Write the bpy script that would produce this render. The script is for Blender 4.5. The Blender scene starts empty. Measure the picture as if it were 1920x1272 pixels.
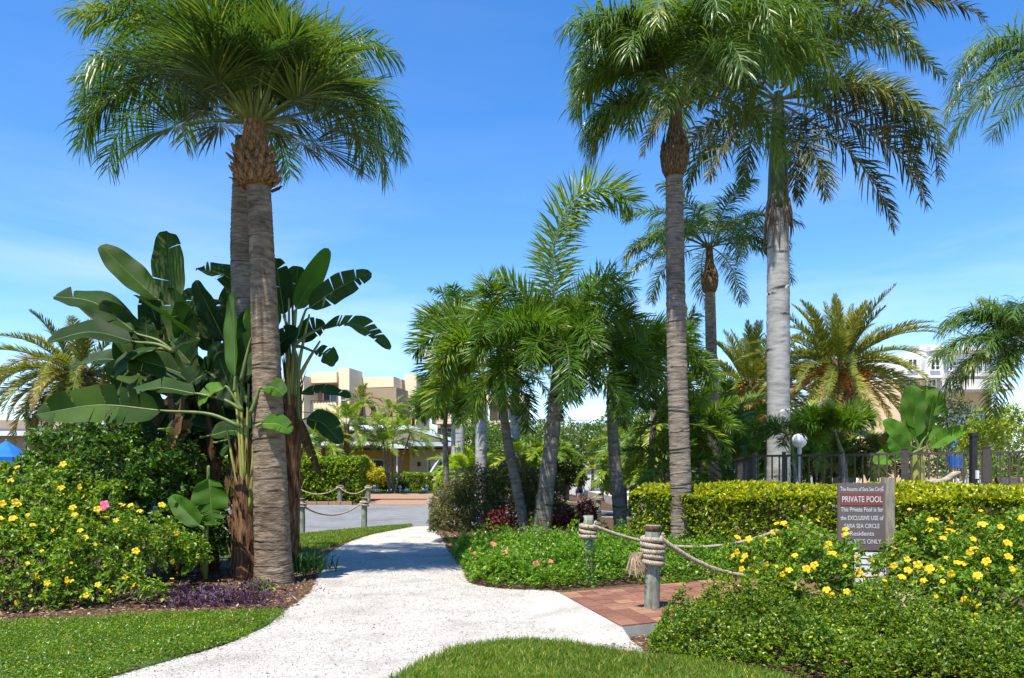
import bpy, bmesh, math
import numpy as np
from mathutils import Vector

# ------------------------------------------------------------------ camera, sky, sun, exposure
sc = bpy.context.scene
COL = sc.collection
R = math.radians
F, CX, HY, CH = 1450.0, 960.0, 900.0, 1.45        # focal length (px), principal column, horizon row, eye height

cd = bpy.data.cameras.new('camera'); cam = bpy.data.objects.new('camera', cd); COL.objects.link(cam)
cam.location = (0, 0, CH); cam.rotation_euler = (R(90), 0, 0)
cd.sensor_width = 36; cd.lens = F / 1920 * 36; cd.shift_y = (HY - 636) / 1920
cd.clip_start = 0.1; cd.clip_end = 2000
sc.camera = cam

SUN_EL = 64.0
SUN_FROM = Vector((-0.46, -0.888, 0)).normalized()   # horizontal direction towards the sun (behind the camera, to its left)
sl = bpy.data.lights.new('sun', 'SUN'); sl.energy = 4.6; sl.angle = R(0.53); sl.color = (1.0, 0.935, 0.83)
sun = bpy.data.objects.new('sun', sl); COL.objects.link(sun)
sv = Vector((SUN_FROM.x * math.cos(R(SUN_EL)), SUN_FROM.y * math.cos(R(SUN_EL)), math.sin(R(SUN_EL))))
sun.rotation_euler = (-sv).to_track_quat('-Z', 'Y').to_euler(); sun.location = sv * 60

world = bpy.data.worlds.new('World'); sc.world = world; world.use_nodes = True
wn, wl = world.node_tree.nodes, world.node_tree.links
wn.clear()
wo = wn.new('ShaderNodeOutputWorld'); bg = wn.new('ShaderNodeBackground')
sky = wn.new('ShaderNodeTexSky'); sky.sky_type = 'NISHITA'; sky.sun_disc = False
sky.sun_elevation = R(SUN_EL); sky.sun_rotation = math.atan2(SUN_FROM.x, SUN_FROM.y)
sky.air_density = 1.0; sky.dust_density = 0.0; sky.ozone_density = 2.2
hs = wn.new('ShaderNodeHueSaturation'); hs.inputs['Saturation'].default_value = 1.33; hs.inputs['Hue'].default_value = 0.507
hs.inputs['Value'].default_value = 0.94
tc = wn.new('ShaderNodeTexCoord'); mp = wn.new('ShaderNodeMapping')
mp.inputs['Rotation'].default_value = (0, R(-12), R(15)); mp.inputs['Scale'].default_value = (1.0, 1.0, 5.5)
nz = wn.new('ShaderNodeTexNoise'); nz.inputs['Scale'].default_value = 2.3; nz.inputs['Detail'].default_value = 7; nz.inputs['Roughness'].default_value = 0.55; nz.inputs['Distortion'].default_value = 0.35
rp = wn.new('ShaderNodeValToRGB'); rp.color_ramp.elements[0].position = 0.43; rp.color_ramp.elements[1].position = 0.72
sx = wn.new('ShaderNodeSeparateXYZ')
alt = wn.new('ShaderNodeMapRange'); alt.inputs['From Min'].default_value = 0.36; alt.inputs['From Max'].default_value = 0.06
alt.inputs['To Min'].default_value = 0.04; alt.inputs['To Max'].default_value = 0.72
mu = wn.new('ShaderNodeMath'); mu.operation = 'MULTIPLY'
mx = wn.new('ShaderNodeMixRGB'); mx.inputs['Color2'].default_value = (3.6, 4.3, 5.2, 1)
wl.new(tc.outputs['Generated'], mp.inputs['Vector']); wl.new(mp.outputs['Vector'], nz.inputs['Vector'])
wl.new(nz.outputs['Fac'], rp.inputs['Fac']); wl.new(tc.outputs['Generated'], sx.inputs['Vector'])
wl.new(sx.outputs['Z'], alt.inputs['Value']); wl.new(rp.outputs['Color'], mu.inputs[0]); wl.new(alt.outputs['Result'], mu.inputs[1])
wl.new(sky.outputs['Color'], hs.inputs['Color']); wl.new(hs.outputs['Color'], mx.inputs['Color1']); wl.new(mu.outputs[0], mx.inputs['Fac'])
wl.new(mx.outputs['Color'], bg.inputs['Color']); bg.inputs['Strength'].default_value = 0.14
wl.new(bg.outputs['Background'], wo.inputs['Surface'])
vs = sc.view_settings; vs.view_transform = 'Standard'; vs.look = 'None'; vs.gamma = 1.0; vs.exposure = 1.0
sc.cycles.max_bounces = 7; sc.cycles.transparent_max_bounces = 8; sc.cycles.sample_clamp_indirect = 8

# ------------------------------------------------------------------ helpers
def W(px, py, d):
    """where a spot seen at row/column lies, d metres in front of the eye"""
    return np.array(((px - CX) / F * d, d, CH + (HY - py) / F * d))
def G(px, py, z=0.0):
    d = (CH - z) * F / (py - HY)
    return np.array(((px - CX) / F * d, d, z))
def sst(a, b, x):
    t = np.clip((np.asarray(x, float) - a) / (b - a), 0, 1); return t * t * (3 - 2 * t)
def gz(x, y):
    """ground height: flat garden, rising a little beyond the road on the left"""
    y = np.asarray(y, float)
    h = np.clip(y - 24, 0, 12) * 0.045 + np.clip(y - 36, 0, 19) * 0.0165
    return h * (1 - sst(1, 6, x))
def rs(seed): return np.random.default_rng(seed)
def nrm(v): return v / np.maximum(np.linalg.norm(v, axis=-1, keepdims=True), 1e-9)

class Buf:
    def __init__(s): s.V = []; s.Fc = []; s.n = 0; s.UV = []
    def add(s, V, faces, mi=0):
        V = np.asarray(V, float).reshape(-1, 3)
        for f in (faces if isinstance(faces, list) else [faces]):
            f = np.asarray(f, int)
            if len(f): s.Fc.append((f + s.n, mi))
        s.V.append(V); s.n += len(V); return s
    def box(s, c, d, mi=0, rz=0.0, taper=1.0):
        x, y, z = np.asarray(d, float) / 2
        V = np.array([(-x,-y,-z),(x,-y,-z),(x,y,-z),(-x,y,-z),(-x*taper,-y*taper,z),(x*taper,-y*taper,z),(x*taper,y*taper,z),(-x*taper,y*taper,z)])
        if rz:
            c_, s_ = math.cos(rz), math.sin(rz)
            V = V @ np.array([[c_, s_, 0], [-s_, c_, 0], [0, 0, 1]])
        return s.add(V + np.asarray(c, float), np.array([(0,3,2,1),(4,5,6,7),(0,1,5,4),(1,2,6,5),(2,3,7,6),(3,0,4,7)]), mi)
    def prism(s, poly, y0, y1, mi=0):
        """poly in x,z extruded along y"""
        n = len(poly); V = [(x, y0, z) for x, z in poly] + [(x, y1, z) for x, z in poly]
        s.add(V, [np.array([[i, (i+1) % n, n+(i+1) % n, n+i]]) for i in range(n)] , mi)
        k = s.n - 2*n
        s.Fc.append((np.array([list(range(k, k+n))[::-1]]), mi)); s.Fc.append((np.array([list(range(k+n, k+2*n))]), mi)); return s
    def tube(s, P, rad, sides=8, mi=0, cap=True, ell=None):
        P = np.asarray(P, float); n = len(P); rad = np.broadcast_to(np.asarray(rad, float), (n,))
        T = nrm(np.gradient(P, axis=0))
        a = np.array((1., 0, 0)) if abs(T[0][0]) < .9 else np.array((0, 1., 0))
        u = nrm(np.cross(T[0], a)); U = [u]
        for i in range(1, n):
            u = U[-1] - T[i] * np.dot(U[-1], T[i]); U.append(u / max(np.linalg.norm(u), 1e-9))
        U = np.array(U); Vv = np.cross(T, U)
        th = np.linspace(0, 2*np.pi, sides, endpoint=False)
        ring = P[:, None] + rad[:, None, None] * (np.cos(th)[None, :, None] * U[:, None] + np.sin(th)[None, :, None] * Vv[:, None] * (1 if ell is None else ell))
        i = np.arange(n-1)[:, None] * sides; j = np.arange(sides)[None]; j2 = (j+1) % sides
        f = np.stack([i+j, i+j2, i+sides+j2, i+sides+j], -1).reshape(-1, 4)
        s.add(ring.reshape(-1, 3), f, mi)
        if cap:
            k = s.n - n*sides
            s.Fc.append((np.array([list(range(k, k+sides))[::-1]]), mi)); s.Fc.append((np.array([list(range(s.n-sides, s.n))]), mi))
        return s
    def lathe(s, prof, c=(0, 0, 0), sides=20, mi=0):
        return s.tube([(c[0], c[1], c[2] + z) for z, r in prof], [max(r, 1e-4) for z, r in prof], sides, mi)
    def mesh(s, name, mats, smooth=False):
        me = bpy.data.meshes.new(name)
        V = np.concatenate(s.V) if s.V else np.zeros((0, 3))
        tot = []; li = []; mi = []
        for f, m in s.Fc:
            tot.append(np.full(len(f), f.shape[1])); li.append(f.ravel()); mi.append(np.full(len(f), m))
        tot = np.concatenate(tot); li = np.concatenate(li); mi = np.concatenate(mi)
        me.vertices.add(len(V)); me.vertices.foreach_set('co', V.ravel().astype(np.float32))
        me.loops.add(len(li)); me.loops.foreach_set('vertex_index', li.astype(np.int32))
        me.polygons.add(len(tot)); st = np.concatenate([[0], np.cumsum(tot)[:-1]])
        me.polygons.foreach_set('loop_start', st.astype(np.int32)); me.polygons.foreach_set('loop_total', tot.astype(np.int32))
        me.polygons.foreach_set('material_index', mi.astype(np.int32))
        me.polygons.foreach_set('use_smooth', np.full(len(tot), bool(smooth)))
        if s.UV:
            uv = np.concatenate(s.UV)[li]; l = me.uv_layers.new(name='UVMap'); l.data.foreach_set('uv', uv.ravel().astype(np.float32))
        for m in (mats if isinstance(mats, (list, tuple)) else [mats]): me.materials.append(m)
        me.update(calc_edges=True); me.validate(); return me

def link(name, data, parent=None, loc=None, rz=None, kind=None):
    o = bpy.data.objects.new(name, data); COL.objects.link(o)
    if parent is not None: o.parent = parent
    if loc is not None: o.location = Vector([float(v) for v in loc])
    if rz is not None: o.rotation_euler = (0, 0, rz)
    if kind: o['kind'] = kind
    return o
def tag(o, label, cat, group=None):
    o['label'] = label; o['category'] = cat
    if group: o['group'] = group
    return o
def thing(name, label, cat, loc=(0, 0, 0), rz=0, group=None):
    o = bpy.data.objects.new(name, None); COL.objects.link(o); o.empty_display_size = .2
    o.location = Vector([float(v) for v in loc]); o.rotation_euler = (0, 0, rz); return tag(o, label, cat, group)
def part(name, buf, mats, parent, smooth=False, kind=None, loc=None, rz=None):
    return link(name, buf.mesh(name, mats, smooth), parent, loc, rz, kind)
def smoothpath(pts, n):
    """Catmull-Rom through pts"""
    P = np.asarray(pts, float); P = np.vstack([2*P[0]-P[1], P, 2*P[-1]-P[-2]]); out = []
    m = len(P) - 3; t = np.linspace(0, m - 1e-9, n)
    k = t.astype(int); u = (t - k)[:, None]
    a, b, c, d = P[k], P[k+1], P[k+2], P[k+3]
    return .5*((2*b) + (c-a)*u + (2*a-5*b+4*c-d)*u*u + (3*b-a-3*c+d)*u**3)

# ------------------------------------------------------------------ materials
def newmat(name):
    m = bpy.data.materials.new(name); m.use_nodes = True; nt = m.node_tree; nt.nodes.clear()
    out = nt.nodes.new('ShaderNodeOutputMaterial'); return m, nt, out
def c4(c): return (c[0], c[1], c[2], 1)
def noise(nt, scale, detail=4, coord='Object', stretch=None, rough=.55):
    t = nt.nodes.new('ShaderNodeTexCoord'); n = nt.nodes.new('ShaderNodeTexNoise')
    n.inputs['Scale'].default_value = scale; n.inputs['Detail'].default_value = detail; n.inputs['Roughness'].default_value = rough
    if stretch:
        m = nt.nodes.new('ShaderNodeMapping'); m.inputs['Scale'].default_value = stretch
        nt.links.new(t.outputs[coord], m.inputs['Vector']); nt.links.new(m.outputs['Vector'], n.inputs['Vector'])
    else: nt.links.new(t.outputs[coord], n.inputs['Vector'])
    return n
def ramp(nt, src, stops):
    r = nt.nodes.new('ShaderNodeValToRGB'); e = r.color_ramp.elements
    while len(e) < len(stops): e.new(.5)
    for i, (p, c) in enumerate(stops): e[i].position = p; e[i].color = c4(c)
    nt.links.new(src, r.inputs['Fac']); return r
def solid(name, stops, scale=6, rough=.75, bump=0, bscale=None, stretch=None, spec=.3, detail=5, metal=0, coord='Object', stain=0, sscale=.9):
    """rough solid surface: noise-driven colour ramp and bump"""
    m, nt, out = newmat(name); b = nt.nodes.new('ShaderNodeBsdfPrincipled')
    n = noise(nt, scale, detail, coord, stretch)
    r = ramp(nt, n.outputs['Fac'], stops); colr = r.outputs['Color']
    if stain:
        n3 = noise(nt, sscale, 7, coord, None, .65); r3 = ramp(nt, n3.outputs['Fac'], [(.32, (1-stain, 1-stain*1.06, 1-stain*1.12)), (.5, (1, 1, 1)), (.72, (1+stain*.25,)*3)])
        mm = nt.nodes.new('ShaderNodeMixRGB'); mm.blend_type = 'MULTIPLY'; mm.inputs['Fac'].default_value = 1; nt.links.new(colr, mm.inputs['Color1']); nt.links.new(r3.outputs['Color'], mm.inputs['Color2']); colr = mm.outputs['Color']
    nt.links.new(colr, b.inputs['Base Color'])
    b.inputs['Roughness'].default_value = rough; b.inputs['Specular IOR Level'].default_value = spec; b.inputs['Metallic'].default_value = metal
    if bump:
        n2 = noise(nt, bscale or scale*4, 6, coord, stretch); bp = nt.nodes.new('ShaderNodeBump'); bp.inputs['Strength'].default_value = bump; bp.inputs['Distance'].default_value = .02
        nt.links.new(n2.outputs['Fac'], bp.inputs['Height']); nt.links.new(bp.outputs['Normal'], b.inputs['Normal'])
    nt.links.new(b.outputs['BSDF'], out.inputs['Surface']); return m
def leafmat(name, a, b_, c_=None, rough=.42, transl=.28, tcol=None, spec=.32, obj=.35, vein=False, warm=None):
    """leaf: colour varies leaf by leaf and plant by plant, light passes through a little"""
    warm = a[1] > a[0] and a[1] > a[2] if warm is None else warm
    m, nt, out = newmat(name); N = nt.nodes; L = nt.links
    g = N.new('ShaderNodeNewGeometry'); oi = N.new('ShaderNodeObjectInfo')
    mixf = N.new('ShaderNodeMix'); mixf.data_type = 'FLOAT'; mixf.inputs[0].default_value = obj
    L.new(g.outputs['Random Per Island'], mixf.inputs[2]); L.new(oi.outputs['Random'], mixf.inputs[3])
    if warm: a, b_, c_ = [None if q is None else (q[0]*1.46, q[1]*1.29, q[2]*.82) for q in (a, b_, c_)]
    st = [(0.1, a), (0.75, b_)] + ([(0.97, c_)] if c_ else [])
    r = ramp(nt, mixf.outputs[0], st); col = r.outputs['Color']
    n = noise(nt, 1.7, 3); hv = N.new('ShaderNodeHueSaturation'); mr = N.new('ShaderNodeMapRange')
    mr.inputs['From Min'].default_value = .3; mr.inputs['From Max'].default_value = .7; mr.inputs['To Min'].default_value = .78; mr.inputs['To Max'].default_value = 1.22
    L.new(n.outputs['Fac'], mr.inputs['Value']); L.new(mr.outputs['Result'], hv.inputs['Value']); L.new(col, hv.inputs['Color']); col = hv.outputs['Color']
    p = N.new('ShaderNodeBsdfPrincipled'); p.inputs['Roughness'].default_value = rough; p.inputs['Specular IOR Level'].default_value = spec
    L.new(col, p.inputs['Base Color'])
    if vein:
        t = N.new('ShaderNodeTexCoord'); mpn = N.new('ShaderNodeMapping'); mpn.inputs['Scale'].default_value = (1, 46, 1)
        wv = N.new('ShaderNodeTexWave'); wv.bands_direction = 'Y'; wv.inputs['Scale'].default_value = 1.0; wv.inputs['Distortion'].default_value = 1.2
        L.new(t.outputs['UV'], mpn.inputs['Vector']); L.new(mpn.outputs['Vector'], wv.inputs['Vector'])
        mv = N.new('ShaderNodeMapRange'); mv.inputs['To Min'].default_value = .86; mv.inputs['To Max'].default_value = 1.12; L.new(wv.outputs['Fac'], mv.inputs['Value']); hv2 = N.new('ShaderNodeHueSaturation'); L.new(mv.outputs['Result'], hv2.inputs['Value']); L.new(col, hv2.inputs['Color']); col = hv2.outputs['Color']
        sxy = N.new('ShaderNodeSeparateXYZ'); L.new(t.outputs['UV'], sxy.inputs['Vector']); ab = N.new('ShaderNodeMath'); ab.operation = 'ABSOLUTE'; L.new(sxy.outputs['X'], ab.inputs[0]); ne = noise(nt, 5, 5); ad = N.new('ShaderNodeMath'); ad.operation = 'MULTIPLY_ADD'; L.new(ne.outputs['Fac'], ad.inputs[0]); ad.inputs[1].default_value = .55; L.new(ab.outputs[0], ad.inputs[2])
        eg = N.new('ShaderNodeMapRange'); eg.inputs['From Min'].default_value = 1.24; eg.inputs['From Max'].default_value = 1.34; L.new(ad.outputs[0], eg.inputs['Value']); mb = N.new('ShaderNodeMixRGB'); mb.inputs['Color2'].default_value = (.13, .085, .03, 1); L.new(eg.outputs['Result'], mb.inputs['Fac']); L.new(col, mb.inputs['Color1']); col = mb.outputs['Color']; L.new(col, p.inputs['Base Color'])
        bp = N.new('ShaderNodeBump'); bp.inputs['Strength'].default_value = .3; bp.inputs['Distance'].default_value = .02
        L.new(wv.outputs['Fac'], bp.inputs['Height']); L.new(bp.outputs['Normal'], p.inputs['Normal'])
    if transl > 0:
        tr = N.new('ShaderNodeBsdfTranslucent'); tm = N.new('ShaderNodeMixRGB'); tm.blend_type = 'MULTIPLY'; tm.inputs['Fac'].default_value = 1
        tm.inputs['Color2'].default_value = c4(tcol or (2.0, 2.1, .7)); L.new(col, tm.inputs['Color1']); L.new(tm.outputs['Color'], tr.inputs['Color'])
        ms = N.new('ShaderNodeMixShader'); ms.inputs['Fac'].default_value = transl
        L.new(p.outputs['BSDF'], ms.inputs[1]); L.new(tr.outputs['BSDF'], ms.inputs[2]); L.new(ms.outputs['Shader'], out.inputs['Surface'])
    else: L.new(p.outputs['BSDF'], out.inputs['Surface'])
    return m

M = {}
M['shell'] = solid('shell_gravel', [(.30, (.24,.215,.175)), (.40, (.40,.375,.33)), (.52, (.475,.455,.41)), (.7, (.52,.50,.46))], 42, .95, 1.0, 75, spec=.1, detail=10, stain=.26, sscale=1.5)
M['mulch'] = solid('mulch_soil', [(.3, (.035,.022,.014)), (.5, (.085,.052,.032)), (.7, (.17,.11,.07))], 22, .95, .8, 60, spec=.1)
M['chip'] = leafmat('mulch_chip', (.09,.05,.03), (.28,.17,.10), (.42,.30,.20), .9, 0, spec=.1, obj=0)
M['turf'] = solid('turf_soil', [(.3, (.03,.055,.012)), (.7, (.07,.12,.025))], 9, .95, .5, 90, spec=.1)
M['asphalt'] = solid('asphalt', [(.3, (.15,.155,.16)), (.7, (.20,.205,.21))], 3.5, .85, .25, 160, spec=.25, detail=8, stain=.35, sscale=.35)
M['drive'] = solid('driveway_paver', [(.35, (.25,.145,.09)), (.65, (.33,.21,.14))], 8, .9, .2, 60, spec=.15)
M['concrete'] = solid('concrete', [(.3, (.30,.31,.29)), (.7, (.42,.42,.39))], 7, .9, .3, 60, spec=.2)
M['deck'] = solid('pool_deck_paving', [(.3, (.42,.36,.30)), (.7, (.52,.46,.38))], 3, .9, .1, 60)
def brickmat():
    m, nt, out = newmat('clay_brick'); N = nt.nodes; L = nt.links
    oi = N.new('ShaderNodeObjectInfo'); r = ramp(nt, oi.outputs['Random'], [(0, (.17,.075,.05)), (.4, (.205,.098,.066)), (.75, (.24,.122,.082)), (1, (.30,.175,.105))])
    n = noise(nt, 24, 5); mxr = N.new('ShaderNodeMixRGB'); mxr.blend_type = 'MULTIPLY'; mxr.inputs['Fac'].default_value = .6
    rr = ramp(nt, n.outputs['Fac'], [(.3, (.6,.6,.6)), (.7, (1.15,1.1,1.05))]); L.new(r.outputs['Color'], mxr.inputs['Color1']); L.new(rr.outputs['Color'], mxr.inputs['Color2'])
    p = N.new('ShaderNodeBsdfPrincipled'); p.inputs['Roughness'].default_value = .88; p.inputs['Specular IOR Level'].default_value = .2
    L.new(mxr.outputs['Color'], p.inputs['Base Color']); bp = N.new('ShaderNodeBump'); bp.inputs['Strength'].default_value = .3; bp.inputs['Distance'].default_value = .01
    L.new(n.outputs['Fac'], bp.inputs['Height']); L.new(bp.outputs['Normal'], p.inputs['Normal']); L.new(p.outputs['BSDF'], out.inputs['Surface']); return m
M['brick'] = brickmat()
# trunks
M['sabal_bark'] = solid('sabal_bark', [(.3, (.085,.058,.036)), (.5, (.185,.138,.092)), (.72, (.30,.235,.165))], 5, .92, .9, 14, (1, 1, 3), .15, 8, stain=.45, sscale=1.3)
M['queen_bark'] = solid('queen_bark', [(.3, (.10,.08,.062)), (.5, (.195,.16,.125)), (.72, (.30,.25,.20))], 5, .92, .8, 12, (1, 1, 6), .15, 8, stain=.45, sscale=1.3)
M['royal_bark'] = solid('royal_bark', [(.28, (.20,.20,.19)), (.5, (.30,.30,.29)), (.72, (.38,.375,.36))], 3, .85, .25, 14, (1, 1, 5), .2, 8, stain=.45, sscale=1.3)
M['foxtail_bark'] = solid('foxtail_bark', [(.3, (.10,.088,.068)), (.5, (.17,.15,.12)), (.72, (.25,.225,.185))], 4, .9, .5, 14, (1, 1, 4), .15, 8, stain=.45, sscale=1.3)
M['date_bark'] = solid('date_bark', [(.3, (.05,.03,.02)), (.5, (.12,.075,.045)), (.72, (.22,.15,.09))], 9, .95, 1, 20, None, .1, 8)
M['queenfibre'] = solid('queen_fibre', [(.3, (.05,.032,.018)), (.5, (.13,.088,.05)), (.72, (.25,.185,.12))], 12, .95, 1, 30, (3, 3, 1), .1, 8)
M['fibre'] = solid('palm_fibre', [(.3, (.07,.035,.015)), (.5, (.20,.11,.05)), (.72, (.38,.24,.13))], 12, .95, 1, 30, (3, 3, 1), .1, 8)
M['shaft'] = solid('crownshaft', [(.3, (.055,.082,.02)), (.7, (.115,.14,.045))], 3, .5, .2, 20, (4, 4, 1), .3, stain=.4, sscale=1.2)
M['petiole'] = solid('petiole', [(.3, (.06,.10,.02)), (.7, (.14,.18,.04))], 4, .5, 0, None, (4, 4, 1), .4)
M['stalk'] = solid('banana_stalk', [(.25, (.10,.13,.025)), (.5, (.24,.25,.05)), (.72, (.33,.29,.08))], 5, .5, .3, 16, (5, 5, .6), .35)
M['drystem'] = solid('dry_sheath', [(.3, (.055,.03,.018)), (.5, (.16,.085,.045)), (.72, (.30,.18,.10))], 7, .95, 1, 18, (5, 5, .7), .1, 8)
M['twig'] = solid('twig', [(.3, (.12,.085,.055)), (.7, (.26,.20,.14))], 20, .9, .3, 60)
# leaves
M['sabal'] = leafmat('sabal_leaf', (.024,.062,.022), (.056,.108,.034), (.16,.20,.08), .38, .26, obj=.5)
M['queen'] = leafmat('queen_leaf', (.028,.074,.022), (.070,.132,.032), (.16,.20,.06), .36, .28, spec=.36, obj=.5)
M['royal'] = leafmat('royal_leaf', (.034,.066,.020), (.075,.110,.032), (.18,.17,.08), .42, .25, obj=.6)
M['royal_old'] = leafmat('royal_leaf_old', (.026,.044,.016), (.062,.074,.028), (.16,.145,.08), .5, .2, tcol=(1.6,1.4,.8), obj=.3)
M['foxtail'] = leafmat('foxtail_leaf', (.026,.076,.010), (.076,.148,.018), (.18,.23,.03), .38, .30, obj=.5)
M['foxtail_blue'] = leafmat('far_palm_leaf', (.025,.085,.045), (.06,.14,.06), (.12,.2,.09), .4, .28, obj=.5)
M['date'] = leafmat('date_leaf', (.055,.085,.022), (.125,.150,.040), (.26,.25,.08), .45, .25, obj=.6)
M['date_old'] = leafmat('date_leaf_old', (.16,.14,.04), (.34,.24,.06), (.46,.28,.06), .55, .25, tcol=(1.4,1.2,.6), obj=.6)
M['areca'] = leafmat('areca_leaf', (.05,.12,.018), (.14,.21,.03), (.30,.30,.05), .42, .32, obj=.5)
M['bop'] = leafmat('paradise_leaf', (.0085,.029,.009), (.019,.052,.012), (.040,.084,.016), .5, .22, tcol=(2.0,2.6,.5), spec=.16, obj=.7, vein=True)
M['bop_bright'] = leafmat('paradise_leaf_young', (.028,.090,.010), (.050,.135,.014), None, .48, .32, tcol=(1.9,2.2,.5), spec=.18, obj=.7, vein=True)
M['dryleaf'] = leafmat('dry_leaf', (.06,.035,.018), (.16,.10,.05), None, .9, .2, tcol=(1.3,1.1,.8), spec=.1, obj=.6, vein=True)
M['hibiscus'] = leafmat('hibiscus_leaf', (.018,.055,.012), (.050,.115,.020), (.10,.18,.03), .36, .25, spec=.34, obj=0)
M['allamanda'] = leafmat('allamanda_leaf', (.040,.105,.015), (.105,.190,.024), (.22,.29,.045), .38, .32, obj=0)
M['hedge'] = leafmat('hedge_leaf', (.050,.105,.012), (.140,.200,.018), (.32,.34,.035), .35, .30, spec=.36, obj=0)
M['suntint'] = leafmat('hedge_sun_tinted_growth', (.13,.18,.010), (.24,.28,.014), (.38,.39,.03), .36, .32, obj=0)  # yellower leaf tone: sunlight painted into the hedge top, besides real fresh growth
M['farhedge'] = leafmat('far_hedge_leaf', (.045,.115,.015), (.125,.205,.022), (.30,.34,.05), .38, .32, obj=0)
M['jasmine'] = leafmat('jasmine_leaf', (.035,.110,.012), (.090,.195,.020), (.19,.30,.035), .36, .32, spec=.34, obj=0)
M['carissa'] = leafmat('carissa_leaf', (.026,.070,.008), (.088,.160,.012), (.22,.28,.03), .36, .30, spec=.34, obj=0)
M['olive'] = leafmat('olive_shrub_leaf', (.035,.055,.022), (.080,.100,.040), (.19,.12,.065), .48, .22, obj=0)
M['copper'] = leafmat('copper_leaf', (.07,.016,.012), (.17,.045,.03), (.30,.11,.06), .4, .25, tcol=(2,.9,.6), obj=0)
M['purple'] = leafmat('purple_leaf', (.035,.016,.032), (.075,.032,.070), (.14,.09,.11), .45, .25, tcol=(1.6,1,1.6), obj=0)
M['fern'] = leafmat('fern_leaf', (.10,.19,.015), (.21,.31,.03), (.34,.40,.05), .45, .38, obj=.3)
M['croton'] = leafmat('croton_leaf', (.14,.19,.02), (.33,.33,.03), (.50,.40,.05), .4, .3, obj=0)
M['grass'] = leafmat('grass_blade', (.038,.092,.010), (.088,.165,.016), (.26,.26,.08), .45, .32, obj=0)
M['lawn'] = leafmat('lawn_leaf', (.030,.088,.007), (.074,.150,.009), (.20,.22,.04), .33, .32, spec=.36, obj=0)
M['cycad'] = leafmat('cycad_leaf', (.015,.05,.014), (.03,.085,.02), None, .35, .15, obj=.5)
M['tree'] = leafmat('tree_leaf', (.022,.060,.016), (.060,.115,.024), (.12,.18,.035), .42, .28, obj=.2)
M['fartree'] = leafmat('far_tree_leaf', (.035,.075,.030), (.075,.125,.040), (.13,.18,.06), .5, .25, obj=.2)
M['yellow'] = leafmat('yellow_petal', (.62,.42,.008), (.70,.51,.012), (.72,.55,.03), .5, .3, tcol=(1.05,1.0,.6), spec=.3, obj=.5)
M['pink'] = leafmat('pink_petal', (.62,.06,.20), (.75,.14,.28), None, .5, .3, tcol=(1.1,.9,.9), spec=.3, obj=.5)
M['coral'] = leafmat('coral_petal', (.65,.14,.10), (.75,.24,.17), None, .5, .3, tcol=(1.1,.9,.9), spec=.3, obj=.5)
M['fruit'] = leafmat('date_fruit', (.45,.17,.015), (.60,.27,.02), (.62,.38,.04), .5, 0, obj=.3)
M['silver'] = leafmat('silver_leaf', (.24,.26,.22), (.45,.42,.38), None, .5, .2, tcol=(1.2,1.2,1.1), obj=0)
# made things
M['rope'] = solid('manila_rope', [(.3, (.24,.18,.12)), (.5, (.38,.31,.23)), (.7, (.47,.40,.31))], 30, .95, .6, 180, None, .1)
M['fray'] = solid('frayed_rope', [(.3, (.38,.27,.17)), (.7, (.64,.50,.35))], 40, .95, .3, 180, None, .1)
M['post'] = solid('treated_post', [(.25, (.10,.09,.065)), (.45, (.20,.22,.17)), (.75, (.33,.35,.285))], 5, .9, .5, 26, (6, 6, .6), .15, 7, stain=.4, sscale=4)
M['posttop'] = solid('post_end_grain', [(.3, (.07,.045,.025)), (.7, (.17,.11,.06))], 18, .95, .6, 60, (3, 3, .6), .1)
M['fence'] = solid('brown_metal', [(.3, (.045,.035,.030)), (.7, (.07,.057,.05))], 8, .5, 0, spec=.4)
M['black'] = solid('black_metal', [(.3, (.012,.012,.013)), (.7, (.025,.025,.026))], 8, .4, 0, spec=.4)
M['signgrey'] = solid('sign_panel_grey', [(.3, (.105,.085,.080)), (.7, (.125,.10,.095))], 4, .55, 0, spec=.35)
M['signred'] = solid('sign_band_red', [(.3, (.16,.042,.036)), (.7, (.19,.052,.044))], 4, .55, 0, spec=.35)
M['signwhite'] = solid('sign_white', [(.3, (.62,.64,.66)), (.7, (.70,.71,.72))], 4, .55, 0, spec=.35)
M['letter'] = solid('sign_lettering', [(.3, (.46,.46,.46)), (.7, (.54,.54,.53))], 4, .6, 0)
M['signpost'] = solid('weathered_timber', [(.3, (.15,.13,.10)), (.55, (.27,.24,.18)), (.75, (.36,.33,.26))], 6, .9, .5, 26, (7, 7, .6), .15, 7, stain=.4, sscale=4)
M['cream'] = solid('cream_stucco', [(.3, (.66,.545,.37)), (.7, (.70,.585,.41))], .8, .9, .1, 30, spec=.15)
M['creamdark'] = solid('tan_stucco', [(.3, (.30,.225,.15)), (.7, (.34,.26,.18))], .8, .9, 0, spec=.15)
M['yellowwall'] = solid('yellow_stucco', [(.3, (.44,.29,.07)), (.7, (.48,.32,.09))], .8, .9, 0, spec=.15)
M['peach'] = solid('peach_stucco', [(.3, (.48,.38,.235)), (.7, (.52,.41,.26))], .8, .9, 0, spec=.15)
M['white'] = solid('white_paint', [(.3, (.58,.58,.58)), (.7, (.64,.64,.63))], 1.2, .7, 0, spec=.25, stain=.12)
M['trimgrey'] = solid('grey_trim', [(.3, (.42,.46,.49)), (.7, (.48,.51,.54))], 2, .6, 0, spec=.3)
M['roofw'] = solid('white_roof', [(.3, (.56,.57,.58)), (.7, (.66,.66,.66))], 1.5, .8, .1, 20)
M['rooftan'] = solid('tan_roof', [(.3, (.30,.23,.17)), (.7, (.38,.30,.22))], 2, .85, .2, 30)
M['glass'] = solid('window_glass', [(.3, (.015,.022,.035)), (.7, (.03,.04,.055))], 1, .06, 0, spec=.8)
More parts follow.
